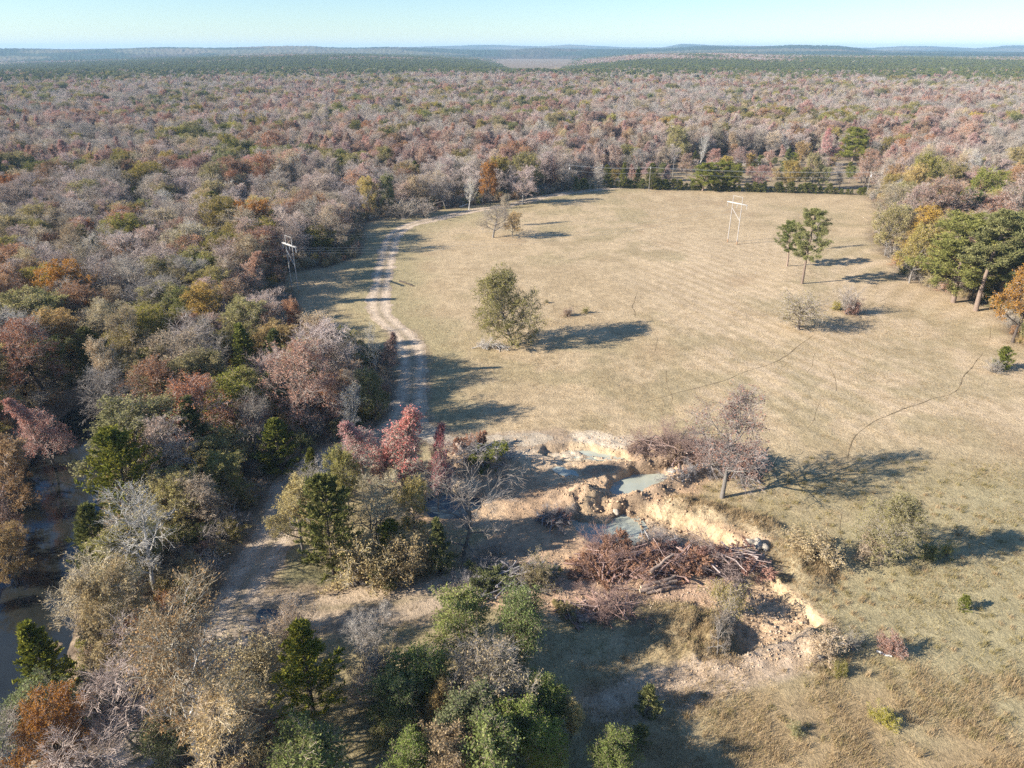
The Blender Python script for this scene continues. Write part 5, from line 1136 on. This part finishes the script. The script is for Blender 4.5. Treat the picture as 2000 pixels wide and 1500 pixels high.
for a, b, r, up0, up1, lab in (((1128, 1204), (1188, 1196), .27, .45, .5, 'upper pinkish log in the low limb heap'), ((1130, 1212), (1190, 1203), .30, .3, .3, 'thickest pinkish log in the low limb heap'), ((1118, 1192), (1132, 1208), .24, .6, .35, 'short log leaning across the left end of the low limb heap'), ((1144, 1204), (1152, 1218), .20, .5, .2, 'short stub log at the front of the low limb heap'), ((1176, 1182), (1204, 1178), .18, .6, .6, 'thin pale log at the back of the low limb heap'), ((1126, 1222), (1142, 1227), .18, .2, .2, 'small loose log lying in front of the low limb heap'), ((1035, 1120), (1003, 1124), .2, .9, .9, 'brown log at the top of the green brush heap'), ((1040, 1096), (1002, 1100), .14, .3, .3, 'thin branch log behind the green brush heap')):
    log(on(*a, up0), on(*b, up1), r, lab)
log(on(1712, 1272, .2), on(1742, 1282, .2), .16, 'bleached pale log in the grass below the reddish bush', None, 'logwhite')
log(on(1642, 1256, .15), on(1672, 1260, .15), .12, 'small bleached log at the end of the dug cut', None, 'logwhite')
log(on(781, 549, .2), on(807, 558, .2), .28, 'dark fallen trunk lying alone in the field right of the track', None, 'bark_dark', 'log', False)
log(on(898, 404, .3), on(914, 398, .9), .25, 'pale fallen stem at the foot of the leaning pale tree', None, 'logwhite')
log(on(1095, 1148, .2), on(1078, 1156, .3), .2, 'root stump log between the green brush heap and the cedar heap')
log(on(893, 880, 1.6), on(906, 884, 1.9), .34, 'sawn stump log on top of the brown root heap')
for i, (u, v, s, l) in enumerate(((1478, 1066, .95, 'largest pale boulder at the right end of the pit bank'), (1462, 1062, .9, 'pale boulder left of the largest one on the pit bank'), (1493, 1072, .7, 'small pale boulder right of the largest one on the pit bank'), (1205, 985, .6, 'pale rock on the bank between the two ponds'), (1312, 917, .6, 'pale boulder behind the upper pond'), (1302, 925, .6, 'smaller pale boulder beside the upper pond'))):
    rock(u, v, s, l, None, i + 5)
rg = np.random.default_rng(99); m = MB()      # loose stones on the dug slope
def stones(poly, n, s0, s1):
    w = PP(poly); lo, hi = w.min(0), w.max(0); q = rg.uniform(lo, hi, (n * 3, 2)); q = q[inside(q[:, 0], q[:, 1], w)][:n]; z = height(q[:, 0], q[:, 1]); s = rg.uniform(s0, s1, len(q)) * rg.random(len(q)) ** 2.2 * .8 + .03
    base = np.array([[1, 0, 0], [0, 1, 0], [-1, 0, 0], [0, -1, 0], [0, 0, .8], [0, 0, -.8]]); V = base[None] * s[:, None, None] * rg.uniform(.6, 1.2, (len(q), 6, 1)); a = rg.uniform(0, 6, len(q)); c, sn = np.cos(a)[:, None], np.sin(a)[:, None]
    V = np.stack([V[..., 0] * c - V[..., 1] * sn, V[..., 0] * sn + V[..., 1] * c, V[..., 2]], -1) + np.c_[q, z + s * .2][:, None]
    F = np.array([[0, 1, 4], [1, 2, 4], [2, 3, 4], [3, 0, 4], [1, 0, 5], [2, 1, 5], [3, 2, 5], [0, 3, 5]]); m.add(V.reshape(-1, 3), (F[None] + (np.arange(len(q)) * 6)[:, None, None]).reshape(-1, 3), 0, .5)
stones([(1440, 1130), (1500, 1130), (1600, 1212), (1560, 1290), (1440, 1280), (1420, 1200)], 900, .05, .35); stones([(1250, 1360), (1180, 1370), (1320, 1310), (1580, 1260), (1580, 1290), (1400, 1320)], 900, .05, .22)
stones([(1000, 1090), (1100, 1060), (1110, 1130), (1060, 1180), (1300, 1200), (1420, 1190), (1400, 1150), (1150, 1140)], 1500, .05, .2); stones([(900, 1060), (960, 1060), (1080, 1100), (1000, 1130), (930, 1120)], 700, .05, .2); stones([(920, 870), (1250, 860), (1130, 1000), (980, 1030)], 1200, .04, .16)
tag(link('stones', m.mesh('stones', [plain_mat('stone_dirt', (.34, .25, .17), (.54, .43, .32), .8, .95, .3)])), 'loose pale stones strewn over the dug earth', 'stones', None, 'stuff')

m = MB(); stones(DIRT, 5200, .08, .30)
for u_, v_, r_ in ((1143, 970, 60), (930, 905, 60), (1290, 940, 70), (1400, 915, 50), (1290, 1000, 60), (1180, 985, 60)): stones([(u_ - r_, v_ - r_ * .6), (u_ + r_, v_ - r_ * .6), (u_ + r_, v_ + r_ * .5), (u_ - r_, v_ + r_ * .5)], 500, .1, .42)
tag(link('dirt_clods', m.mesh('dirt_clods', [plain_mat('clod', (.36, .24, .15), (.56, .40, .26), .7, .95, .3)])), 'crumbled clods of orange tan earth over the pit and its mounds', 'earth', None, 'stuff')

# ---- grass
M['grass'] = leaf_mat('grass', (.28, .205, .115), (.42, .315, .19), (.54, .42, .28), .25, 0, 0); M['grassgreen'] = leaf_mat('grassgreen', (.22, .185, .09), (.33, .275, .14), (.44, .365, .21), .25, 0, 0)
gm = MB()
def tufts(x, y, h, spread, blades, slot, wd):
    n = len(x); z = height(x, y); k = np.repeat(np.arange(n), blades); a = rg.uniform(0, 6.28, len(k)); t = rg.uniform(.05, .8, len(k)); d = np.stack([np.cos(a) * np.sin(t), np.sin(a) * np.sin(t), np.cos(t)], 1); L = h[k] * rg.uniform(.6, 1.2, len(k))
    c = np.c_[x, y, z][k] + np.c_[rg.normal(size=(len(k), 2)) * spread, np.zeros(len(k))]; p = np.stack([-np.sin(a), np.cos(a), 0 * a], 1) * (wd * rg.uniform(.6, 1.3, len(k)))[:, None]; tip = c + d * L[:, None]
    tone = rg.random(n)[k]; V = np.stack([c - p, c + p, tip + p * .1, tip - p * .1], 1); gm.add(V.reshape(-1, 3), np.arange(4 * len(k)).reshape(-1, 4), slot, np.repeat(np.clip(.5 * tone + .5 * rg.random(len(k)), 0, 1), 4))
def grassy(x, y):
    ok = inside(x, y, FIELD) & (sdf(x, y, DIRTW) < -.3)
    for q in PATHS.values(): ok &= seg_dist(x, y, q[0]) > 2.6
    u, v = proj(x, y, 0 * x); return ok & (u > -60) & (u < 2060) & (v < 1560)
for n, y0, y1, h0, h1, bl, slot, sel in ((42000, 44, 70, .35, .85, 6, 0, 'tall'), (52000, 44, 105, .15, .42, 5, 1, 'all'), (60000, 70, 190, .15, .38, 4, 0, 'all')):
    x = rg.uniform(-60, 130, n); y = y0 + (y1 - y0) * rg.random(n) ** 1.3; ok = grassy(x, y); nz = fbm(x, y, 5, 501)
    if sel == 'tall': ok &= (x > 8) & (y + 6 * (nz - .5) * 2 < 62) & (rg.random(n) < sstep(.36, .6, nz))
    else: ok &= rg.random(n) < .12 + .88 * sstep(.45, .6, nz)
    x, y = x[ok], y[ok]; tufts(x, y, rg.uniform(h0, h1, len(x)), .16 if sel != 'tall' else .3, bl, slot, .022 if sel != 'tall' else .018)
# tussocks: dense clumps standing apart
n = 900; x = rg.uniform(8, 75, n); y = rg.uniform(44, 100, n); ok = grassy(x, y) & (rg.random(n) < .25 + .75 * sstep(.45, .6, fbm(x, y, 9, 511))) & (rg.random(n) < 1.25 - y / 105); x, y = x[ok], y[ok]
tufts(x, y, rg.uniform(.3, .85, len(x)) * np.where(y < 64, 1.25, .8), .22, 46, 0, .022)
n = 420; x = rg.uniform(20, 80, n); y = rg.uniform(50, 108, n); ok = grassy(x, y); x, y = x[ok], y[ok]; tufts(x, y, rg.uniform(.25, .6, len(x)), .25, 50, 1, .025)
for i in (2, 3, 4, 5):       # weeds on the grown over mounds
    a, b_, rx, ry, h, rot = MW[i]; n = 1300; x = a + rg.normal(size=n) * rx * .5; y = b_ + rg.normal(size=n) * ry * .5; tufts(x, y, rg.uniform(.2, .5, n), .2, 6, 0, .02)
p = RW[0][0]; n = 2200; k = rg.integers(0, len(p) - 1, n); f = rg.random((n, 1)); q = p[k] * (1 - f) + p[k + 1] * f + rg.normal(size=(n, 2)) * 1.3 + [.4, .6]; tufts(q[:, 0], q[:, 1], rg.uniform(.2, .6, n), .2, 6, 0, .02)
tag(link('grass', gm.mesh('grass', [M['grass'], M['grassgreen']])), 'dry tan and grey green grass tufts over the near pasture and mounds', 'grass', None, 'stuff')

# ---- haze
hz = MB(); hz.box((0, 10250, 72), (44000, 21500, 160)); ho = link('haze', hz.mesh('haze', []))
hm = bpy.data.materials.new('haze_air'); hm.use_nodes = True; t = hm.node_tree; t.nodes.clear(); out = t.nodes.new('ShaderNodeOutputMaterial'); pv = t.nodes.new('ShaderNodeVolumePrincipled')
pv.inputs['Color'].default_value = (.50, .75, 1.0, 1); pv.inputs['Density'].default_value = 8.0e-5; pv.inputs['Anisotropy'].default_value = 0.0
t.links.new(pv.outputs[0], out.inputs['Volume']); ho.data.materials.append(hm); tag(ho, 'thin pale blue haze over the distance', None, None, 'stuff')
